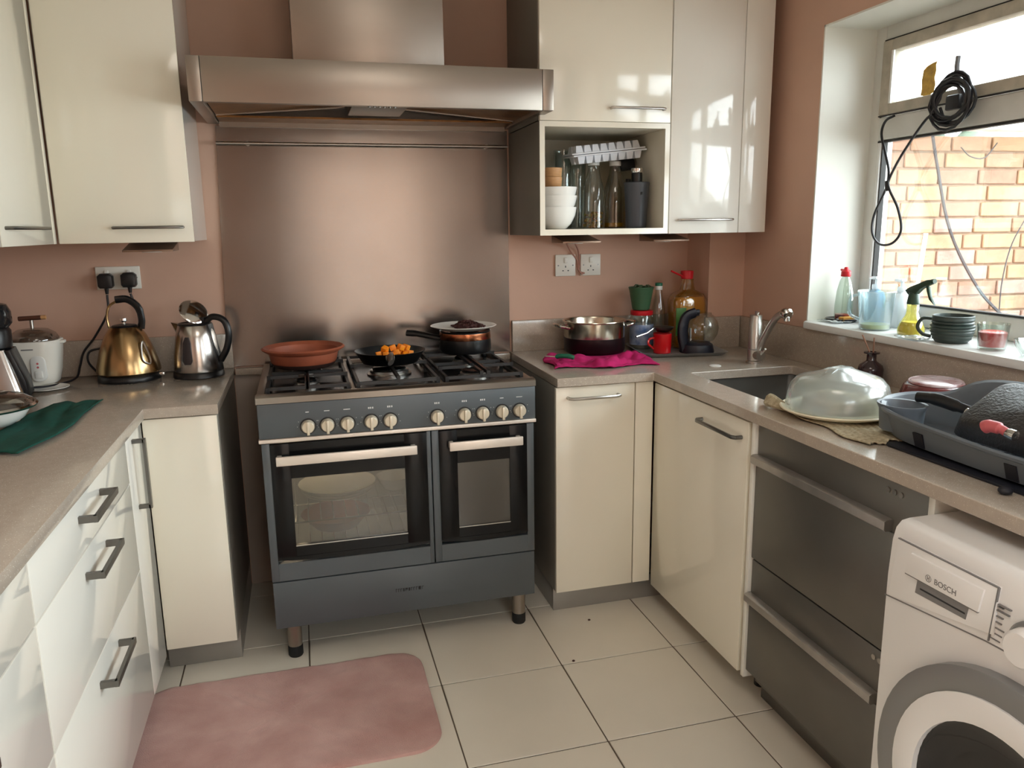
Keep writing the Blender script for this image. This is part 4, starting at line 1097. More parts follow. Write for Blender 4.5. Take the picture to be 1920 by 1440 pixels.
# double socket with two plugs
def socket(name, label, x0, x1, z0, z1, gang):
    t = thing(name, label, 'socket', ((x0 + x1) / 2, -0.0005, z0))
    MB().box(x0, x1, -0.010, -0.0005, z0, z1, 0.003).build('faceplate', 'ivory_plastic', t, True)
    n = gang
    for k in range(n):
        xm = x0 + (x1 - x0) * (k + 0.5) / n
        MB().box(xm - 0.007 , xm + 0.007, -0.0145, -0.0095, z1 - 0.034, z1 - 0.012, 0.002).build('rocker_switch', 'ivory_plastic', t, True)
        s = MB(); s.box(xm - 0.002, xm + 0.002, -0.0103, -0.0095, z0 + 0.034, z0 + 0.042); s.box(xm - 0.014, xm - 0.008, -0.0103, -0.0095, z0 + 0.02, z0 + 0.024); s.box(xm + 0.008, xm + 0.014, -0.0103, -0.0095, z0 + 0.02, z0 + 0.024)
        s.build('pin_holes', 'ink', t, True)
    for x in (x0 + 0.012, x1 - 0.012): MB().cyl((x, -0.0098, (z0 + z1) / 2), (x, -0.0108, (z0 + z1) / 2), 0.003, n=10).build('screw', 'satin_dark', t, True)
    return t


socket('double_socket', 'white double wall socket with two black plugs, left of the splashback', -0.5345, -0.3925, 1.158, 1.237, 2)
def plug(x, z, label):
    t = thing('plug', label, 'plug', (x, -0.0105, z), group='black plugs in the double socket')
    b = MB(); b.prism([(-0.024, -0.018), (-0.018, -0.026), (0.018, -0.026), (0.024, -0.018), (0.024, 0.016), (0.014, 0.025), (-0.014, 0.025), (-0.024, 0.016)], 'y', -0.036, 0.0, 0.006)
    b.build('plug_body', 'black_plastic', t)
    MB().tube([(0, -0.018, -0.022), (0, -0.018, -0.046)], [0.008, 0.005], 10).build('cord_grip', 'black_plastic', t)
plug(-0.5005, 1.190, 'black plug in the left half of the double socket'); plug(-0.4265, 1.192, 'black plug in the right half of the double socket')
cable([(-0.5005, -0.029, 1.142), (-0.506, -0.031, 1.08), (-0.553, -0.032, 1.00), (-0.590, -0.05, 0.95), (-0.602, -0.07, 0.905), (-0.612, -0.11, 0.868), (-0.66, -0.205, 0.865), (-0.705, -0.235, 0.868)], 0.0038, 'power_cord', 'black power cord from the left plug down to the rice cooker')
cable([(-0.4265, -0.029, 1.144), (-0.412, -0.030, 1.09), (-0.405, -0.032, 1.05), (-0.44, -0.028, 0.99), (-0.52, -0.035, 0.962), (-0.572, -0.045, 0.95), (-0.577, -0.06, 0.915), (-0.545, -0.09, 0.880), (-0.535, -0.12, 0.866)], 0.0038, 'power_cord', 'black power cord from the right plug looping behind the gold kettle')

# rice cooker
t = thing('rice_cooker', 'white rice cooker with a glass lid in the left corner', 'rice cooker', (-0.708, -0.150, ZT))
rg = []
for z, w, dpt in ((0.008, 0.054, 0.050), (0.014, 0.060, 0.056), (0.05, 0.068, 0.062), (0.10, 0.074, 0.068), (0.148, 0.078, 0.072), (0.152, 0.076, 0.070)):
    rg.append([(x, y, z) for x, y in rrect(-w, w, -dpt, dpt, 0.045, 5)])
MB().rings(rg).build('body', 'ivory_plastic', t)
MB().box(0.072, 0.092, -0.012, 0.012, 0.138, 0.148, 0.003).build('side_tab', 'ivory_plastic', t)
MB().box(-0.092, -0.072, -0.012, 0.012, 0.138, 0.148, 0.003).build('side_tab', 'ivory_plastic', t)
fp = MB(); fp.prism([(x, z) for x, z in rrect(0.000, 0.044, 0.022, 0.108, 0.02, 5)], 'y', -0.070, -0.050, 0.004); fpo = fp.build('control_panel', 'white_plastic', t)
for z in (0.070, 0.082): MB().cyl((0.022, -0.0705, z), (0.022, -0.0695, z), 0.0035, n=12).build('indicator', 'dusty_pink', fpo)
MB().box(0.012, 0.034, -0.074, -0.069, 0.034, 0.058, 0.003).build('cook_switch', 'white_plastic', fpo)
MB().box(-0.020, 0.015, -0.0715, -0.069, 0.126, 0.130, 0.001).build('badge', 'ink_grey', t)
for x in (-0.04, 0.04): MB().cyl((x, 0.0, 0), (x, 0.0, 0.01), 0.008, n=10).build('foot', 'black_plastic', t)
lath('lid', [(0.074, 0.153), (0.074, 0.157), (0.066, 0.172), (0.045, 0.186), (0, 0.192)], None, 'lid_glass', parent=t)
MB().tube([(0, 0, 0.190), (0, 0, 0.216)], 0.006, 10).build('knob_stem', 'satin', t)
MB().tube([(-0.036, 0, 0.222), (0.030, 0, 0.224)], 0.0075, 10).build('knob_bar', 'dark_wood', t)
MB().tube([(0.030, 0, 0.224), (0.044, 0, 0.2245)], 0.007, 10).build('knob_tip', 'wood', t)
t = thing('saucer', 'small white plate lying beside the rice cooker, with bits on it', 'plate', (-0.660, -0.235, ZT))
lath('plate', [(0.034, 0), (0.040, 0.001), (0.062, 0.006), (0.062, 0.0075), (0.038, 0.003), (0, 0.003)], None, 'china', parent=t, n=28)

# steel blender
t = thing('blender', 'tapered steel blender with a black top, cut off by the left edge', 'blender', (-0.775, -0.330, ZT), radians(8))
rg = []
for z, w, dpt in ((0.004, 0.084, 0.080), (0.02, 0.082, 0.078), (0.145, 0.050, 0.052), (0.15, 0.049, 0.051)):
    rg.append([(x, y, z) for x, y in rrect(-w, w, -dpt, dpt, 0.018, 4)])
MB().rings(rg).build('body', 'kettle_steel', t)
MB().rings([[(x, y, z) for x, y in rrect(-w, w, -w + 0.002, w - 0.002, 0.02, 4)] for z, w in ((0, 0.088), (0.005, 0.09), (0.018, 0.0845), (0.019, 0.08))]).build('base', 'black_plastic', t)
MB().prism([(0.078, 0.004), (0.094, 0.004), (0.090, 0.05), (0.060, 0.15), (0.046, 0.15)], 'y', -0.05, 0.05, 0.004).build('side_trim', 'black_plastic', t)
lath('collar', [(0.054, 0.150), (0.060, 0.156), (0.062, 0.205), (0.056, 0.215), (0, 0.215)], None, 'black_plastic', parent=t)
lath('jug_cup', [(0.058, 0.216), (0.068, 0.228), (0.068, 0.262), (0.058, 0.284), (0.03, 0.293), (0, 0.294)], None, 'smoked', parent=t)

# glass-lidded bowl and green cloth
t = MB().grid(lambda u, v: (-0.66 + 0.17 * u + 0.02 * sin(5 * v) + 0.11 * v * (1 - u * 0.35), -0.985 + 0.47 * v - 0.10 * (1 - v) * u + 0.01 * sin(9 * u),
      ZT + 0.004 + 0.005 * noise.noise(Vector((u * 4, v * 6, 1.3))) + 0.004 * abs(sin(7 * u + 3 * v))), 30, 46).build('tea_towel', 'green_cloth')
t.modifiers.new('thick', 'SOLIDIFY').thickness = 0.003; t.modifiers['thick'].offset = 1
tag(t, 'dark green tea towel lying on the left worktop under a bowl', 'towel')
t = thing('casserole', 'white bowl with a steel-rimmed glass lid on the green tea towel', 'casserole', (-0.640, -0.800, ZT + 0.014))
lath('bowl', [(0.045, 0), (0.055, 0.002), (0.082, 0.018), (0.094, 0.036), (0.097, 0.045), (0.094, 0.045), (0.085, 0.025), (0, 0.01)], None, 'china', parent=t, n=40)
lath('lid_rim', [(0.098, 0.045), (0.112, 0.046), (0.115, 0.051), (0.111, 0.056), (0.100, 0.056)], None, 'chrome', parent=t, n=40)
lath('lid', [(0.108, 0.054), (0.104, 0.062), (0.085, 0.074), (0.05, 0.083), (0, 0.086)], None, 'lid_glass', parent=t, n=40)
lath('lid_knob', [(0.006, 0.086), (0.008, 0.100), (0.018, 0.104), (0.016, 0.112), (0, 0.114)], None, 'black_plastic', parent=t)

# ================================================================ right return: towel, pot, tray and what stands on it
def bil(c, u, v):
    a, b_, cc, d = (Vector(q + (0,)) for q in c)
    return a * (1 - u) * (1 - v) + b_ * u * (1 - v) + cc * u * v + d * (1 - u) * v


PC4 = ((0.985, -0.46), (1.365, -0.505), (1.40, -0.225), (1.020, -0.20))
def pink(u, v):
    p = bil(PC4, u, v)
    w = 0.020 * noise.noise(Vector((u * 3, v * 3, 2.0)))
    p.x += w * (1 - abs(2 * u - 1)) + 0.012 * sin(8 * v) * (u < 0.05); p.y += 0.014 * noise.noise(Vector((u * 5, 7.1, v))) + 0.02 * sin(3 * u * pi) * (1 - v)
    near = max(0, 1 - (Vector((p.x - 1.235, p.y + 0.185)).length / 0.135) ** 6)
    near = min(1, near * 3)
    hgt = 0.034 * max(0, noise.noise(Vector((u * 5.0 + 3, v * 4.0, 0.3)))) + 0.018 * abs(noise.noise(Vector((u * 11, v * 9, 4)))) + 0.016 * max(0, 0.25 - u) * 3 * abs(sin(v * 6))
    edge = min(1, 9 * min(u, 1 - u, v, 1 - v))
    return (p.x, p.y, ZT + 0.003 + hgt * (1 - near) * (0.25 + 0.75 * edge) + 0.004 * near)
t = MB().grid(pink, 60, 44).build('tea_towel', 'pink_cloth', smooth=80)
sm = t.modifiers.new('thick', 'SOLIDIFY'); sm.thickness = 0.003; sm.offset = 1
tag(t, 'crumpled magenta tea towel under the steel pot', 'towel')
t = thing('stock_pot', 'stained steel pot with two loop handles on the magenta towel', 'pot', (1.242, -0.178, ZT + 0.0105))
lath('pot', [(0.108, 0), (0.114, 0.003), (0.118, 0.012), (0.118, 0.118), (0.124, 0.122), (0.123, 0.125), (0.117, 0.124), (0.114, 0.118), (0.114, 0.010), (0, 0.006)], None, 'pot_steel', parent=t, n=48)
lath('stained_foot', [(0.109, -0.0005), (0.1148, 0.003), (0.1188, 0.012), (0.1187, 0.060), (0.1182, 0.060)], None, 'burnt_steel', parent=t, n=48)
lath('contents', [(0.1135, 0.030), (0.1135, 0.034), (0, 0.036)], None, 'burnt_steel', parent=t)
for s in (-1, 1):
    MB().tube(crom([(s * 0.116, -0.042, 0.100), (s * 0.150, -0.036, 0.108), (s * 0.163, 0, 0.112), (s * 0.150, 0.036, 0.108), (s * 0.116, 0.042, 0.100)], 6), 0.006, 8).build('handle', 'chrome', t)
t = thing('peeler', 'small green plastic handle lying on the magenta towel', 'utensil', (1.050, -0.385, ZT + 0.030), radians(-38))
MB().tube(crom([(-0.036, 0, 0.0), (-0.015, 0, 0.004), (0.012, 0, 0.004), (0.034, 0, 0.0)], 5), [0.006] + [0.0085] * 14 + [0.007], 10).build('grip', 'green_plastic', t)
MB().box(-0.075, -0.03, -0.006, 0.006, -0.001, 0.002, 0.0008).build('blade', 'chrome', t)

TRX = thing('tray', 'grey metal serving tray in the right corner, loaded with jars', 'tray', (1.565, -0.225, ZT), radians(-9))
o = rrect(-0.165, 0.165, -0.155, 0.155, 0.03, 5); i_ = rrect(-0.150, 0.150, -0.140, 0.140, 0.025, 5)
MB().rings([[(x, y, 0.001) for x, y in i_], [(x, y, 0.013) for x, y in o], [(x, y, 0.015) for x, y in rrect(-0.168, 0.168, -0.158, 0.158, 0.03, 5)], [(x, y, 0.0135) for x, y in rrect(-0.160, 0.160, -0.150, 0.150, 0.03, 5)], [(x, y, 0.003) for x, y in rrect(-0.148, 0.148, -0.138, 0.138, 0.024, 5)]]).build('tray', 'tray_grey', TRX)
ZTR = ZT + 0.0035

t = thing('storage_jar', 'tall clear jar with a red lid and blue label on the tray', 'jar', (1.466, -0.125, ZTR))
lath('jar', [(0.040, 0), (0.046, 0.004), (0.047, 0.125), (0.042, 0.138), (0.040, 0.138)], None, 'clear_plastic', parent=t)
lath('label', [(0.0474, 0.018), (0.0478, 0.019), (0.0478, 0.098), (0.0474, 0.099)], None, 'blue_label', parent=t)
lath('lid', [(0.044, 0.136), (0.045, 0.138), (0.045, 0.152), (0.043, 0.154), (0, 0.154)], None, 'red_plastic', parent=t)
lt = Matrix.Translation((-0.034, -0.0482, 0.035)) @ Matrix.Rotation(radians(90), 4, 'X')
t = thing('plant_pot', 'green plant pot with dark leaves standing on the red-lidded jar', 'plant pot', (1.463, -0.122, ZTR + 0.155))
lath('pot', [(0.030, 0), (0.034, 0.003), (0.047, 0.078), (0.051, 0.090), (0.050, 0.092), (0.046, 0.084), (0.03, 0.07), (0, 0.07)], None, 'pot_green', parent=t)
lf = MB(); rs = random.Random(8)
for k in range(12):
    a = 2 * pi * k / 12 + rs.uniform(-.2, .2); l = rs.uniform(0.040, 0.056); h = rs.uniform(0.004, 0.02)
    lf.rings([[(0.01 * cos(a + e), 0.01 * sin(a + e), 0.074 + q) for e, q in ((-.8, 0), (.8, 0), (.8, .002), (-.8, .002))], [(l * .6 * cos(a + e), l * .6 * sin(a + e), 0.082 + h + q) for e, q in ((-.3, 0), (.3, 0), (.3, .002), (-.3, .002))], [(l * cos(a), l * sin(a), 0.084 + h * .6 + q) for e, q in ((0, 0), (0.01, 0), (0.01, .001), (0, .001))]])
lf.build('leaves', 'leaf', t)
t = thing('bottle', 'slim clear bottle with a white and green cap between jar and oil jug', 'bottle', (1.5445, -0.112, ZTR))
lath('body', [(0.026, 0), (0.029, 0.004), (0.029, 0.13), (0.026, 0.16), (0.017, 0.205), (0.0135, 0.225), (0.0135, 0.235)], None, 'clear_glass', parent=t)
lath('collar', [(0.0145, 0.232), (0.015, 0.233), (0.015, 0.247), (0.0145, 0.248)], None, 'white_plastic', parent=t)
lath('cap', [(0.0150, 0.248), (0.0150, 0.258), (0.013, 0.260), (0, 0.260)], None, 'green_plastic', parent=t)
t = thing('oil_jug', 'large yellow cooking-oil jug with a green label in the corner', 'jug', (1.651, -0.152, ZTR))
rg = [[(x, y, z) for x, y in rrect(-w, w, -w * .72, w * .72, 0.03, 5)] for z, w in ((0, 0.066), (0.006, 0.072), (0.05, 0.073), (0.06, 0.070), (0.12, 0.070), (0.13, 0.073), (0.19, 0.072), (0.215, 0.062))]
rg += [[(x, y, z) for x, y in rrect(-w, w, -w, w, w * .98, 5)] for z, w in ((0.232, 0.030), (0.262, 0.024), (0.275, 0.024))]
MB().rings(rg).build('body', 'oil_plastic', t)
MB().rings([[(x, y, z) for x, y in rrect(-w, w, -w * .72, w * .72, 0.026, 5)] for z, w in ((0.004, 0.064), (0.05, 0.067), (0.19, 0.066), (0.205, 0.06))]).build('oil', 'oil', t)
MB().box(-0.074, -0.030, -0.0545, -0.0520, 0.055, 0.165, 0.001).build('label', 'green_label', t)
t = thing('measuring_scoop', 'red plastic scoop with a thin handle resting on the oil jug', 'scoop', (1.648, -0.152, ZTR + 0.2755))
lath('cup', [(0.022, 0), (0.024, 0.002), (0.026, 0.030), (0.024, 0.032), (0.021, 0.010), (0, 0.008)], None, 'red_plastic', parent=t)
MB().tube([(-0.020, -0.006, 0.010), (-0.045, -0.010, 0.020), (-0.078, -0.016, 0.034)], 0.0038, 8).build('handle', 'red_plastic', t)
t = thing('mug', 'red enamel mug on the front of the tray', 'mug', (1.492, -0.262, ZTR))
lath('cup', [(0.032, 0), (0.034, 0.002), (0.036, 0.072), (0.0375, 0.076), (0.036, 0.077), (0.033, 0.070), (0.031, 0.006), (0, 0.005)], None, 'red_enamel', parent=t)
MB().tube(crom([(-0.034, 0, 0.060), (-0.055, -0.002, 0.056), (-0.060, -0.003, 0.038), (-0.036, 0, 0.018)], 6), 0.0045, 8).build('handle', 'red_enamel', t)
t = thing('tea_strainer', 'small steel tea strainer with a long wire handle resting on the red mug', 'strainer', (1.495, -0.262, ZTR + 0.0775))
b = MB().lathe([(0.001, 0.0), (0.022, 0.004), (0.034, 0.014), (0.040, 0.022), (0.041, 0.024), (0.038, 0.0235), (0.031, 0.015), (0.0, 0.003)], n=28)
b.build('bowl', 'satin_dark', t)
MB().tube([(-0.038, 0, 0.022), (-0.075, -0.012, 0.004), (-0.125, -0.026, -0.006)], [0.003, 0.0028, 0.004], 8).build('handle', 'chrome', t)
t = thing('carafe', 'round glass carafe with a navy band handle and navy base on the tray', 'carafe', (1.626, -0.290, ZTR), radians(-8))
lath('base', [(0.066, 0), (0.067, 0.004), (0.060, 0.032), (0.048, 0.040), (0, 0.041)], None, 'navy_plastic', parent=t)
lath('globe', [(0.032, 0.041), (0.046, 0.048), (0.059, 0.070), (0.063, 0.095), (0.058, 0.120), (0.044, 0.140), (0.034, 0.147), (0.034, 0.153)], (0.0, 0, 0), 'clear_glass', parent=t).location = (0.020, 0, 0)
band = crom([(-0.045, 0, 0.010), (-0.056, 0, 0.055), (-0.058, 0, 0.100), (-0.046, 0, 0.138), (-0.016, 0, 0.152), (0.004, 0, 0.154)], 6)
MB().tube(band, [0.027] * 14 + [0.025] * 12 + [0.016] * 5, 12, flat=0.7).build('handle', 'navy_plastic', t)
MB().box(-0.0305, -0.026, -0.010, 0.010, 0.045, 0.095, 0.002).build('white_insert', 'white_plastic', t)

# ================================================================ open shelf box contents
ZS = 1.3425
for i, (z, r, lb) in enumerate(((0.0, 0.076, 'lowest and widest white bowl in the open shelf box'), (0.040, 0.078, 'middle white bowl of the stack in the shelf box'), (0.070, 0.077, 'topmost white bowl of the stack in the shelf box'))):
    o = lath('bowl', [(0.036, 0), (0.040, 0.003), (0.056, 0.018), (0.070, 0.045), (r, 0.072), (r + 0.001, 0.077), (r - 0.002, 0.077), (0.067, 0.046), (0.05, 0.018), (0, 0.010)], (1.056, -0.262, ZS + z), 'china', lb, 'bowl', 'stacked white bowls')
for i, (z, lb) in enumerate(((0.1495, 'lower small wooden cup on the white bowls'), (0.182, 'upper small wooden cup on the white bowls'))):
    lath('wooden_cup', [(0.030, 0), (0.033, 0.003), (0.036, 0.032), (0.034, 0.033), (0.030, 0.008), (0, 0.007)], (1.044, -0.262, ZS + z), 'wood', lb, 'cup', 'wooden cups')
def gbottle(x, y, label, fill):
    t = thing('bottle', label, 'bottle', (x, y, ZS))
    lath('body', [(0.040, 0), (0.044, 0.004), (0.043, 0.10), (0.038, 0.150), (0.024, 0.200), (0.019, 0.225), (0.020, 0.232)], None, 'smoky_glass' if fill != 'leaf' else 'clear_glass', parent=t)
    lath('cap', [(0.021, 0.229), (0.0215, 0.231), (0.0215, 0.244), (0.0205, 0.2455), (0, 0.2455)], None, 'white_plastic', parent=t)
    if fill == 'leaf':
        f = MB(); rs = random.Random(1)
        for k in range(90):
            a = rs.uniform(0, 2 * pi); q = 0.034 * sqrt(rs.random()); f.ball((q * cos(a), q * sin(a), 0.006 + rs.random() ** 1.5 * 0.052), rs.uniform(.004, .008), nu=6, nv=4)
        o = f.build('dried_herbs', 'herbs', t); o['kind'] = 'stuff'
    else:
        lath('oil_residue', [(0.037, 0.005), (0.040, 0.008), (0.040, 0.020), (0, 0.021)], None, 'oil', parent=t)


mat('herbs', (120, 128, 50), 0.7, col2=(176, 88, 40), vscale=80)
gbottle(1.224, -0.205, 'clear glass bottle with dried herbs at the bottom, in the shelf box', 'leaf')
gbottle(1.316, -0.190, 'smoky glass bottle with a little oil, second bottle in the shelf box', 'oil')
t = thing('tumbler', 'dark grey tumbler with a lidded top at the right of the shelf box', 'tumbler', (1.360, -0.290, ZS))
lath('body', [(0.034, 0), (0.037, 0.003), (0.045, 0.150), (0.047, 0.162), (0.045, 0.164), (0.04, 0.15), (0, 0.14)], None, 'slate_plastic', parent=t)
lath('spout_cap', [(0.020, 0.140), (0.020, 0.196), (0.018, 0.198), (0, 0.198)], None, 'black_plastic', parent=t)
lath('silver_lid', [(0.021, 0.198), (0.022, 0.200), (0.022, 0.212), (0.020, 0.214), (0, 0.214)], None, 'chrome', parent=t)
MB().box(-0.003, 0.003, -0.047, -0.043, 0.118, 0.128, 0.001).build('emblem', 'ink', t)
t = thing('oil_bottle', 'slim yellow bottle in shadow at the back right of the shelf box', 'bottle', (1.392, -0.14, ZS))
lath('body', [(0.016, 0), (0.018, 0.003), (0.018, 0.11), (0.009, 0.15), (0.009, 0.17)], None, 'oil', parent=t); lath('cap', [(0.010, 0.17), (0.010, 0.185), (0, 0.186)], None, 'black_plastic', parent=t)
for i, (x, y, lb) in enumerate(((1.135, -0.115, 'tall clear glass at the back left of the shelf box, behind the bowls'), (1.205, -0.075, 'tall clear glass at the back of the shelf box, behind the herb bottle'))):
    lath('tall_glass', [(0.030, 0), (0.033, 0.003), (0.036, 0.29), (0.034, 0.29), (0.031, 0.006), (0, 0.005)], (x, y, ZS), 'clear_glass', lb, 'glass', 'tall glasses in the shelf box')


def ice_tray(label, loc, rot, flip):
    t = thing('ice_cube_tray', label, 'ice tray', loc, group='white ice cube trays'); t.rotation_euler = rot
    L, W_ = 0.145, 0.050
    f = MB(); f.box(-L, L, -W_, W_, -0.003, 0.003, 0.002); f.build('rim', 'ice_tray', t)
    for k in range(8):
        for j in (-1, 1):
            x = -0.112 + k * 0.032; s = 1 if flip else -1
            MB().rings([[(x + dx * w, j * 0.023 + dy * w * 1.25, s * z) for dx, dy in ((-1, -1), (1, -1), (1, 1), (-1, 1))] for z, w in ((0.003, 0.0145), (0.026, 0.0105), (0.028, 0.009))]).build('cube_cup', 'ice_tray', t)


RT = (radians(2), radians(-6.0), radians(2))
ice_tray('upside-down white ice cube tray lying on top of the bottles', (1.256, -0.225, ZS + 0.2775), RT, True)
ice_tray('lower white ice cube tray resting on the bottle caps', (1.262, -0.225, ZS + 0.2705), RT, False)
t = MB().box(-0.035, 0.035, -0.03, 0.03, 0, 0.045, 0.012).build('small_black_pouch', 'black_plastic'); t.location = (1.372, -0.150, ZS + 0.214); t.rotation_euler = (0, radians(-8), 0.2)
tag(t, 'small black pouch wedged under the ice tray at its right end', 'pouch')

# ================================================================ sockets on the right, with lamp wires
socket('single_socket', 'single white switched socket, left of the pair right of the splashback', 1.139, 1.225, 1.155, 1.241, 1)
socket('single_socket', 'single white switched socket, right of the pair under the shelf box', 1.2465, 1.333, 1.155, 1.241, 1)
cable([(1.150, -0.10, 1.296), (1.185, -0.03, 1.275), (1.205, -0.012, 1.25), (1.232, -0.010, 1.215), (1.238, -0.010, 1.175), (1.262, -0.014, 1.165)], 0.0032, 'lamp_wire', 'thin pinkish wire from the shelf-box lamp down between the two sockets', 'cable_pink')
cable([(1.185, -0.10, 1.296), (1.222, -0.03, 1.272), (1.236, -0.012, 1.25), (1.242, -0.010, 1.20), (1.236, -0.013, 1.18), (1.252, -0.016, 1.160)], 0.0032, 'lamp_wire', 'second pinkish lamp wire, the right one, bending into the right socket', 'cable_pink')

# ================================================================ right worktop by the window
# cream cake stand with a translucent dome on a knitted cloth
KC = Vector((1.470, -1.325, 0))
def mat_fn(u, v):
    p = bil(((1.365, -1.215), (1.345, -1.590), (1.480, -1.585), (1.60, -1.24)), v, u)
    p.x += 0.008 * sin(14 * v) * (1 - u); p.y += 0.006 * sin(17 * u)
    z = 0.004 + 0.0025 * sin(60 * u + 6 * v) * 0.6 + 0.010 * max(0, noise.noise(Vector((u * 5, v * 6, 9)))) * max(0, (v - 0.72)) * 3.5
    return (p.x, p.y, ZT + z)
t = MB().grid(mat_fn, 60, 60).build('knitted_cloth', 'beige_knit', smooth=80)
sm = t.modifiers.new('thick', 'SOLIDIFY'); sm.thickness = 0.003; sm.offset = 1
tag(t, 'beige ribbed cloth spread under the cake dome', 'cloth')
b = MB(); rs = random.Random(6)
for k in range(9):
    a = k / 8; b.tube(crom([(1.372 - 0.012 * a, -1.160 - 0.004 * k, ZT + 0.010 + 0.014 * sin(pi * a)), (1.352 + 0.012 * sin(pi * a), -1.192, ZT + 0.014 + 0.016 * sin(pi * a)), (1.366 + 0.010 * a, -1.232, ZT + 0.010 + 0.008 * sin(pi * a)), (1.385 + 0.008 * a, -1.250, ZT + 0.009)], 5), 0.0085, 8)
o = b.build('rolled_cloth_end', 'beige_knit'); tag(o, 'twisted knot end of the beige cloth poking out by the sink', 'cloth')
t = thing('cake_dome', 'cream cake plate under a frosted plastic dome near the sink', 'cake stand', KC + Vector((0, 0, ZT + 0.0085)), radians(20))
lath('plate', [(0.110, 0), (0.118, 0.002), (0.140, 0.010), (0.143, 0.014), (0.140, 0.016), (0.128, 0.013), (0.124, 0.010), (0, 0.009)], None, 'cream_plastic', parent=t, n=56)
n = 64; rings_ = []
for r, z, k in ((0.128, 0.0145, 0), (0.129, 0.022, 0), (0.125, 0.050, 0.02), (0.118, 0.075, 0.06), (0.104, 0.092, 0.14), (0.082, 0.099, 0.25), (0.052, 0.108, 0.25), (0.030, 0.117, 0.12), (0.0008, 0.119, 0)):
    ring_ = []
    for j in range(n):
        a = 2 * pi * j / n; w = max(abs(cos(a)), abs(sin(a)))
        ring_.append((r * cos(a), r * sin(a), z + k * 0.055 * (1 if r < .06 else .5) * (cos(2 * a) * 0.5) * (r / 0.13)))
    rings_.append(ring_)
MB().rings(rings_, False, True).build('dome', 'frosted_dome', t)
gp = MB(); gp.rings([[(x, y, z) for x, y in ((-w, -0.010), (w, -0.010), (w, 0.010), (-w, 0.010))] for z, w in ((0.104, 0.066), (0.118, 0.036), (0.1215, 0.020))]); gp.build('grip', 'frosted_dome', t)
lath('cake', [(0.088, 0.010), (0.090, 0.014), (0.086, 0.040), (0.07, 0.046), (0, 0.048)], (KC.x, KC.y, ZT + 0.0085), 'pale_cake', 'pale round cake showing faintly inside the frosted dome', 'cake') if mat('pale_cake', (206, 190, 160), 0.8, col2=(120, 116, 120), vscale=14) else None

# reed diffuser
t = thing('reed_diffuser', 'dark purple reed diffuser bottle below the window sill', 'diffuser', (1.822, -1.020, ZT))
lath('bottle', [(0.030, 0), (0.036, 0.004), (0.037, 0.050), (0.033, 0.062), (0.016, 0.074), (0.014, 0.078), (0.014, 0.096), (0.023, 0.098), (0.023, 0.102), (0.012, 0.103), (0.010, 0.09), (0, 0.088)], None, 'amber_dark', parent=t)
MB().tube([(0.002, 0.004, 0.089), (-0.006, 0.040, 0.150)], 0.0024, 6).build('reed', 'reed', t); MB().tube([(0.002, -0.004, 0.089), (0.004, 0.000, 0.146)], 0.0024, 6).build('reed', 'reed', t)
lath('wooden_coaster', [(0.020, 0), (0.021, 0.002), (0.021, 0.016), (0.019, 0.018), (0, 0.018)], (1.765, -1.10, ZT), 'dusty_pink', 'small pinkish cap beside the dark diffuser bottle', 'cap')

# maroon casserole, upside down
t = thing('casserole_dish', 'upturned maroon oval casserole with a pale worn top, behind the dish rack', 'casserole', (1.725, -1.375, ZT), radians(40))
lath('shell', [(0.108, 0), (0.110, 0.004), (0.104, 0.050), (0.094, 0.074), (0.082, 0.082), (0, 0.084)], None, 'maroon', parent=t, n=44, ry=0.80)
lath('worn_top', [(0.083, 0.0825), (0.080, 0.0855), (0.074, 0.0845), (0.072, 0.086), (0, 0.087)], None, 'maroon_pale', parent=t, n=44, ry=0.80)

# dish rack
rim = crom([(1.405, -1.60, .932), (1.435, -1.525, .934), (1.495, -1.472, .938), (1.560, -1.475, .944), (1.612, -1.530, .952), (1.640, -1.60, .990), (1.655, -1.72, 1.002), (1.660, -1.90, 1.000), (1.655, -2.06, .985), (1.62, -2.13, .950), (1.54, -2.16, .935), (1.45, -2.14, .930), (1.405, -2.06, .926), (1.392, -1.90, .924), (1.394, -1.74, .928)], 5, True)
RC = Vector((1.525, -1.80, 0))
R_ = thing('dish_rack', 'grey-blue plastic dish rack on the right worktop under the window', 'dish rack', (RC.x, RC.y, ZT + 0.006))
def loop(s, dz, z=None):
    return [(RC.x + (p.x - RC.x) * s, RC.y + (p.y - RC.y) * (1 - (1 - s) * 0.5), (p.z + dz) if z is None else z) for p in rim]
MB().rings([loop(0.82, 0, ZT + 0.010), loop(0.86, 0, ZT + 0.012), loop(0.97, -0.010), loop(1.03, -0.006), loop(1.045, 0.0), loop(1.02, 0.004), loop(0.955, 0.0), loop(0.93, -0.012), loop(0.83, 0, ZT + 0.018)]).build('basin', 'rack_grey', R_, True)
# cutlery cups at both front corners
for cx_, cy_, nm in ((1.470, -1.545, 0), (1.455, -2.06, 1)):
    c = MB(); n = 28
    def ell(s, z): return [(cx_ + 0.046 * s * cos(2 * pi * k / n), cy_ + 0.052 * s * sin(2 * pi * k / n), z) for k in range(n)]
    c.rings([ell(0.92, ZT + 0.02), ell(1.0, 0.927), ell(1.10, 0.938), ell(1.10, 0.941), ell(0.98, 0.940), ell(0.90, 0.93), ell(0.82, ZT + 0.025)]); c.build('cutlery_cup', 'rack_grey', R_, True)
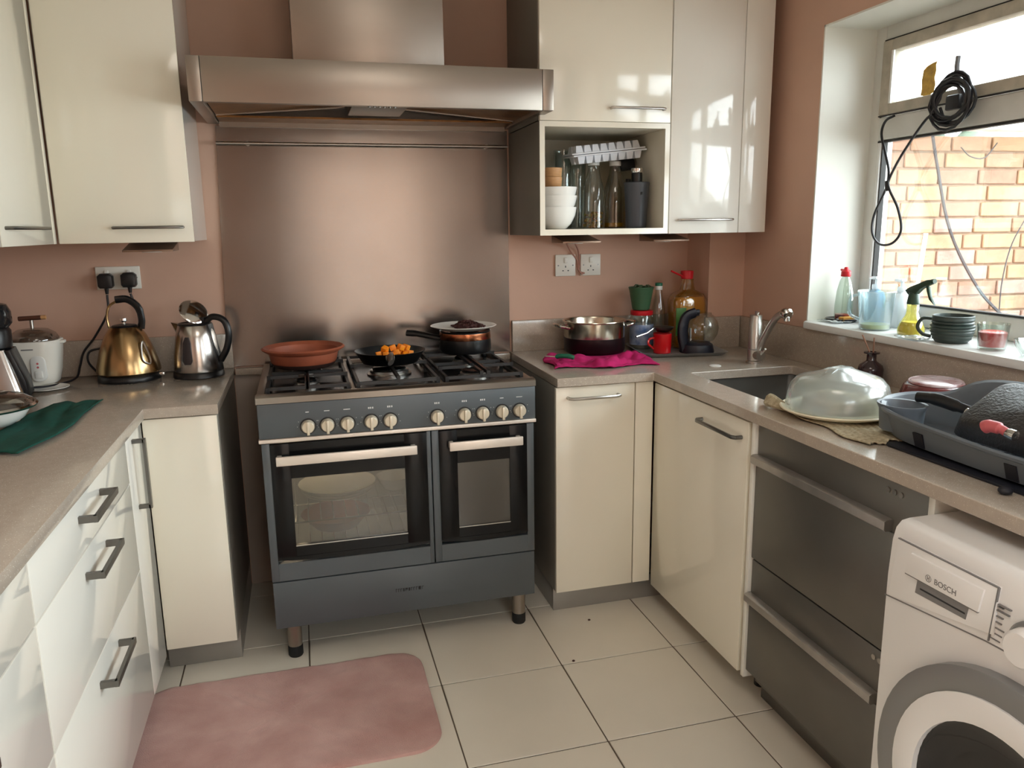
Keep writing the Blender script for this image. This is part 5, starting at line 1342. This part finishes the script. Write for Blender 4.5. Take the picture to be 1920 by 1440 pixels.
# dark slots in the front wall
for y in (-1.668, -1.90):
    e_ = 0.0 if y > -1.8 else -0.0045
    MB().prism([(1.4118 + e_, 0.874), (1.4012 + e_, 0.906), (1.412, 0.906), (1.422, 0.874)], 'y', y - 0.013, y + 0.013).build('drain_slot', 'rack_dark', R_, True)
for y in (-1.72, -1.78, -1.84, -1.90, -1.96):
    MB().tube([(1.44, y, ZT + 0.021), (1.52, y, ZT + 0.026), (1.60, y, ZT + 0.021)], 0.004, 6).build('rib', 'rack_grey', R_, True)
tag(MB().prism(rrect(1.388, 1.66, -2.14, -1.585, 0.02, 4), 'z', ZT + 0.0002, ZT + 0.006, 0.002).build('draining_mat', 'rack_dark'), 'dark navy draining mat under the dish rack', 'mat')
o = MB().ball((0, 0, 0.008), 0.014, 0.012, 0.008).build('suction_foot', 'rack_dark'); o.location = (1.366, -1.925, ZT); tag(o, 'small dark rubber foot lying in front of the dish rack', 'foot')

# griddle pan leaning in the rack
t = thing('griddle_pan', 'heavy black crusted pan leaning upside down in the dish rack', 'pan', (1.548, -1.805, 0.945))
b = MB()
b.rings([[(x, y, z) for x, y in rrect(-w, w, -h_, h_, 0.03, 4)] for z, w, h_ in ((0.0, 0.086, 0.120), (0.004, 0.088, 0.122), (0.034, 0.076, 0.108), (0.040, 0.068, 0.100))])
pb = b.build('pan', 'pan_crust', t)
MB().tube(crom([(-0.01, 0.120, 0.004), (-0.012, 0.165, 0.012), (-0.016, 0.215, 0.020), (-0.02, 0.262, 0.016)], 5), [0.011] * 5 + [0.014] * 6 + [0.012] * 5, 10, flat=0.7).build('handle', 'black_plastic', t)
MB().cyl((-0.02, 0.118, 0.008), (-0.02, 0.130, 0.010), 0.01, n=12).build('rivet', 'chrome', t)
t.rotation_euler = (radians(1), radians(-30), radians(2))
t = thing('bottle_opener', 'utensil with a dusty red handle and hollow steel end on the rack rim', 'utensil', (1.425, -1.838, 0.951), radians(-82)); t.scale = (0.7, 0.7, 0.7)
MB().tube(crom([(0.036, 0, 0.004), (0.020, 0, 0.012), (-0.008, 0, 0.012), (-0.030, 0, 0.006)], 5), [0.014] + [0.0185] * 5 + [0.017] * 5 + [0.0125] * 5, 14).xf(Matrix.Scale(-1, 4, (1, 0, 0))).build('handle', 'dusty_pink', t)
ring_e = MB()
P = [Vector((0.030, 0, 0.004)), Vector((0.040, 0, 0.004)), Vector((0.055, 0, 0.002)), Vector((0.054, 0, 0.002)), Vector((0.040, 0, 0.004))]
ring_e.tube(P, [0.0125, 0.015, 0.0155, 0.011, 0.009], 16); ring_e.build('steel_end', 'chrome', t)

t = thing('rimmed_bowl', 'tan bowl with a black rim behind the dish rack at the right edge', 'bowl', (1.800, -1.640, ZT))
lath('bowl', [(0.035, 0), (0.040, 0.003), (0.058, 0.045), (0.062, 0.085), (0.059, 0.085), (0.05, 0.04), (0, 0.01)], None, 'wood', parent=t)
lath('rim', [(0.0575, 0.0855), (0.063, 0.086), (0.066, 0.092), (0.062, 0.097), (0.057, 0.092)], None, 'black_plastic', parent=t)

# ================================================================ window sill
ZW = 1.0125
t = thing('soap_dish', 'small dark dish holding a sponge at the left end of the sill', 'dish', (1.975, -0.680, ZW))
lath('dish', [(0.042, 0), (0.046, 0.002), (0.056, 0.010), (0.054, 0.011), (0.044, 0.004), (0, 0.003)], None, 'dish_dark', parent=t)
o = MB().box(-0.024, 0.024, -0.014, 0.014, 0, 0.014, 0.004).build('sponge', 'sponge'); o.location = (1.968, -0.712, ZW + 0.0045); tag(o, 'orange sponge in the dark dish beside the washing-up bottle', 'sponge')
t = thing('washing_up_bottle', 'clear washing-up bottle with a red cap at the left of the sill', 'bottle', (1.988, -0.668, ZW + 0.0045))
rg = [[(x, y, z) for x, y in rrect(-w * .62, w * .62, -w, w, w * .55, 5)] for z, w in ((0, 0.033), (0.004, 0.035), (0.05, 0.035), (0.10, 0.030), (0.132, 0.022), (0.146, 0.015), (0.152, 0.013))]
MB().rings(rg).build('body', 'clear_plastic', t)
MB().rings([[(x, y, z) for x, y in rrect(-w * .58, w * .58, -w, w, w * .5, 5)] for z, w in ((0.002, 0.031), (0.018, 0.0325))]).build('liquid', 'red_plastic', t)
lath('cap', [(0.016, 0.150), (0.017, 0.152), (0.016, 0.168), (0.009, 0.174), (0.006, 0.182), (0, 0.183)], None, 'red_plastic', parent=t)
MB().tube([(0, 0.008, 0.170), (0, 0.026, 0.172)], [0.005, 0.004], 8).build('cap_lever', 'red_plastic', t)
t = thing('measuring_jug', 'cloudy plastic measuring jug with yellow liquid in the bottom', 'jug', (1.926, -0.900, ZW))
lath('jug', [(0.043, 0), (0.046, 0.003), (0.056, 0.118), (0.060, 0.122), (0.058, 0.124), (0.054, 0.118), (0.044, 0.005), (0, 0.004)], None, 'cloudy_jug', parent=t, n=36)
lath('liquid', [(0.0425, 0.0045), (0.0445, 0.018), (0, 0.019)], None, 'yellow_liquid', parent=t)
MB().tube(crom([(-0.040, 0.030, 0.112), (-0.062, 0.046, 0.10), (-0.062, 0.046, 0.05), (-0.036, 0.028, 0.03)], 6), 0.005, 8).build('handle', 'cloudy_jug', t)
for x, y, c, lb in ((2.035, -0.765, 'blue_plastic', 'blue pump bottle with a white top behind the measuring jug'), (2.030, -0.888, 'white_pump', 'white pump bottle behind the spray bottle and jug')):
    t = thing('pump_bottle', lb, 'bottle', (x, y, ZW), group='pump bottles on the sill')
    rg = [[(a, b_, z) for a, b_ in rrect(-w * .8, w * .8, -w, w, w * .5, 5)] for z, w in ((0, 0.028), (0.003, 0.030), (0.090, 0.030), (0.106, 0.024), (0.112, 0.013), (0.118, 0.012))]
    MB().rings(rg).build('body', c, t)
    lath('collar', [(0.0135, 0.116), (0.014, 0.118), (0.0135, 0.132), (0.005, 0.134), (0.005, 0.150)], None, 'white_pump', parent=t)
    MB().box(-0.010, 0.010, -0.008, 0.026, 0.148, 0.158, 0.003).build('pump_head', 'white_pump', t)
t = thing('spray_bottle', 'yellow spray bottle with a dark green trigger head', 'bottle', (1.935, -1.045, ZW), radians(0))
rg = [[(a, b_, z) for a, b_ in rrect(-w * .75, w * .75, -w, w, w * .7, 6)] for z, w in ((0, 0.036), (0.003, 0.040), (0.020, 0.041), (0.040, 0.033), (0.058, 0.021), (0.072, 0.018), (0.092, 0.0185), (0.096, 0.016))]
MB().rings(rg).build('body', 'yellow_plastic', t)
MB().rings([[(a, b_, z) for a, b_ in rrect(-w * .75, w * .75, -w, w, w * .7, 6)] for z, w in ((0.003, 0.037), (0.022, 0.038), (0.040, 0.030))]).build('liquid', 'yellow_liquid', t)
lath('collar', [(0.018, 0.094), (0.0185, 0.096), (0.014, 0.128), (0, 0.13)], None, 'spray_green', parent=t)
h = MB(); h.prism([(0.030, 0.134), (0.012, 0.145), (-0.052, 0.170), (-0.068, 0.172), (-0.068, 0.158), (-0.048, 0.150), (-0.030, 0.140), (-0.010, 0.122), (0.012, 0.118)], 'x', -0.009, 0.009, 0.003); ho = h.build('trigger_head', 'spray_green', t)
MB().prism([(-0.048, 0.152), (-0.058, 0.150), (-0.066, 0.124), (-0.084, 0.098), (-0.064, 0.112), (-0.052, 0.136)], 'x', -0.005, 0.005, 0.002).build('trigger', 'spray_green', ho)
MB().cyl((0, -0.066, 0.166), (0, -0.076, 0.167), 0.0075, n=10).build('nozzle', 'spray_green', ho)
t = thing('mug', 'dark green ribbed mug on the window sill', 'mug', (1.930, -1.205, ZW))
pr = [(0.036, 0), (0.042, 0.002)]
for k in range(7):
    z = 0.008 + k * 0.0088; r = 0.050 + 0.008 * sin(min(1, k / 3.5) * pi / 2) - (0.0035 if k > 4 else 0)
    pr += [(r - 0.0034, z), (r - 0.0004, z + 0.003), (r, z + 0.0045), (r - 0.0006, z + 0.0065)]
pr += [(0.0535, 0.0715), (0.0535, 0.076), (0.0515, 0.077), (0.0500, 0.070), (0.05, 0.01), (0, 0.006)]
lath('cup', pr, None, 'mug_green', parent=t, n=40)
MB().tube(crom([(-0.028, 0.044, 0.064), (-0.040, 0.070, 0.062), (-0.046, 0.080, 0.038), (-0.040, 0.066, 0.018), (-0.028, 0.046, 0.012)], 6), 0.0052, 8).build('handle', 'mug_green', t)
t = thing('glass', 'small glass of red gel on the window sill', 'glass', (1.925, -1.345, ZW))
lath('tumbler', [(0.031, 0), (0.033, 0.003), (0.039, 0.070), (0.0375, 0.070), (0.031, 0.008), (0, 0.006)], None, 'clear_glass', parent=t)
lath('gel', [(0.0300, 0.0085), (0.0345, 0.046), (0.028, 0.050), (0, 0.048)], None, 'red_gel', parent=t)
t = thing('glass_bowl', 'clear glass bowl with scraps in it, at the right end of the sill', 'bowl', (1.925, -1.475, ZW))
lath('bowl', [(0.026, 0), (0.030, 0.002), (0.048, 0.030), (0.050, 0.042), (0.0485, 0.042), (0.045, 0.03), (0.026, 0.005), (0, 0.004)], None, 'clear_glass', parent=t)
f = MB(); rs = random.Random(9)
for k in range(7):
    a = rs.uniform(0, 6.28); q = rs.uniform(0, 0.018); f.ball((q * cos(a), q * sin(a), 0.012 + rs.uniform(0, .008)), rs.uniform(.006, .01), nu=8, nv=5)
f.build('scraps', 'clay', t)
for x, y, s, lb in ((1.93, -0.70, 0.05, 'crumpled clear plastic scrap at the left end of the sill'), (1.88, -1.12, 0.045, 'crumpled white paper scrap in front of the green mug')):
    b = MB().grid(lambda u, v: ((u - .5) * s * 1.4 + .006 * noise.noise(Vector((u * 6, v * 6, x * 9))), (v - .5) * s * 2, 0.004 + 0.007 * abs(noise.noise(Vector((u * 5, v * 5, y * 5))))), 16, 16)
    o = b.build('scrap', 'white_pump', smooth=20); o.location = (x, y, ZW); o.modifiers.new('t', 'SOLIDIFY').thickness = 0.0006; tag(o, lb, 'scrap')

# ================================================================ cable coil hanging on the window fastener, tape on the glass
b = MB(); rs = random.Random(12)
cy_, cz_ = -1.016, 1.697
pts = []
for k in range(9 * 16):
    a = 2 * pi * k / 16; lap = k // 16
    ry_, rz_ = 0.066 + 0.010 * sin(lap * 2.1), 0.058 + 0.008 * cos(lap * 1.7)
    tilt = 0.022 * sin(a + lap * 0.9)
    pts.append(Vector((2.040 - 0.0035 * (lap % 4) - 0.004 * rs.random(), cy_ + ry_ * cos(a) + 0.008 * sin(lap * 1.3) , cz_ + rz_ * sin(a) + 0.008 * cos(lap * 2.3) + tilt * 0.4)))
coil = thing('extension_cable', 'black cable coil hung on the window fastener, with a long loop below', 'cable', (2.04, cy_, cz_))
MB().tube(pts, 0.0046, 7).build('coil', 'cable_black', coil, True)
MB().tube(crom([(2.040, -0.955, 1.670), (2.050, -0.905, 1.660), (2.052, -0.823, 1.575), (2.052, -0.775, 1.508), (2.052, -0.752, 1.455), (2.052, -0.708, 1.375), (2.052, -0.706, 1.315), (2.052, -0.745, 1.278), (2.052, -0.805, 1.283), (2.052, -0.838, 1.325), (2.052, -0.815, 1.395), (2.050, -0.768, 1.465), (2.050, -0.762, 1.52), (2.052, -0.738, 1.575), (2.056, -0.708, 1.64), (2.062, -0.715, 1.680), (2.070, -0.745, 1.694)], 7), 0.0042, 7).build('hanging_loop', 'cable_black', coil, True)
MB().box(2.030, 2.046, -1.045, -0.995, 1.672, 1.715, 0.005).build('plug', 'cable_black', coil, True)
MB().tube([(2.0515, -0.757, 1.485), (2.0515, -0.762, 1.452)], 0.0075, 8).build('joiner', 'cable_black', coil, True)
b = MB(); rs = random.Random(3)
xg = FX0 + 0.0074
out_ = [(-0.822, 1.745), (-0.838, 1.741), (-0.862, 1.742), (-0.876, 1.748), (-0.880, 1.77), (-0.874, 1.79), (-0.879, 1.812), (-0.876, 1.828), (-0.880, 1.838), (-0.862, 1.836), (-0.840, 1.830), (-0.826, 1.820), (-0.822, 1.79), (-0.825, 1.765)]
b.prism(out_, 'x', xg - 0.0006, xg - 0.0001); tag(b.build('tape', 'tape', smooth=0), 'torn amber tape stuck on the top window pane', 'tape')

# ================================================================ rug
rgp = rrect(-0.375, 0.440, -1.185, -0.690, 0.085, 10)
def rugz(x, y): return 0.012 + 0.004 * noise.noise(Vector((x * 9, y * 9, 0))) + 0.003 * noise.noise(Vector((x * 40, y * 40, 3)))
b = MB(); cx_, cy_ = 0.03, -0.94
rings_ = []
lv = [0.0, 0.05, 0.1, 0.15, 0.2, 0.25, 0.3, 0.35, 0.4, 0.45, 0.5, 0.55, 0.6, 0.65, 0.7, 0.75, 0.8, 0.85, 0.9, 0.94, 0.97, 0.99]
n = 240
per = []
tot = [0]
for i in range(len(rgp)):
    a, c = Vector(rgp[i]), Vector(rgp[(i + 1) % len(rgp)]); tot.append(tot[-1] + (c - a).length)
for k in range(n):
    s = tot[-1] * k / n
    for i in range(len(rgp)):
        if tot[i] <= s <= tot[i + 1]:
            f_ = (s - tot[i]) / max(tot[i + 1] - tot[i], 1e-9); per.append(Vector(rgp[i]).lerp(Vector(rgp[(i + 1) % len(rgp)]), f_)); break
wob = [0.006 * noise.noise(Vector((p.x * 14, p.y * 14, 5))) for p in per]
for s in lv[1:] + [1.0]:
    rings_.append([(cx_ + (p.x - cx_) * (s + w * s), cy_ + (p.y - cy_) * (s + w * s), rugz(cx_ + (p.x - cx_) * s, cy_ + (p.y - cy_) * s) * (1 if s < 0.985 else 0.75)) for p, w in zip(per, wob)])
rings_.append([(cx_ + (p.x - cx_) * 1.005, cy_ + (p.y - cy_) * 1.008, 0.0005) for p in per])
o = b.rings(rings_, True, True).build('rug', 'rug_pile', smooth=80)
tag(o, 'dusty pink shaggy bath rug on the tiles in front of the cooker', 'rug')
# crumbs on the floor
for i, (x, y) in enumerate(((1.045, -0.655), (0.905, -0.885))):
    o = MB().ball((x, y, 0.002), 0.005, 0.004, 0.003, 8, 5).build('crumb', 'dark_food'); tag(o, ('dark crumb on the floor tile near the base cabinet', 'dark crumb on the floor tile in the middle of the floor')[i], 'crumb')
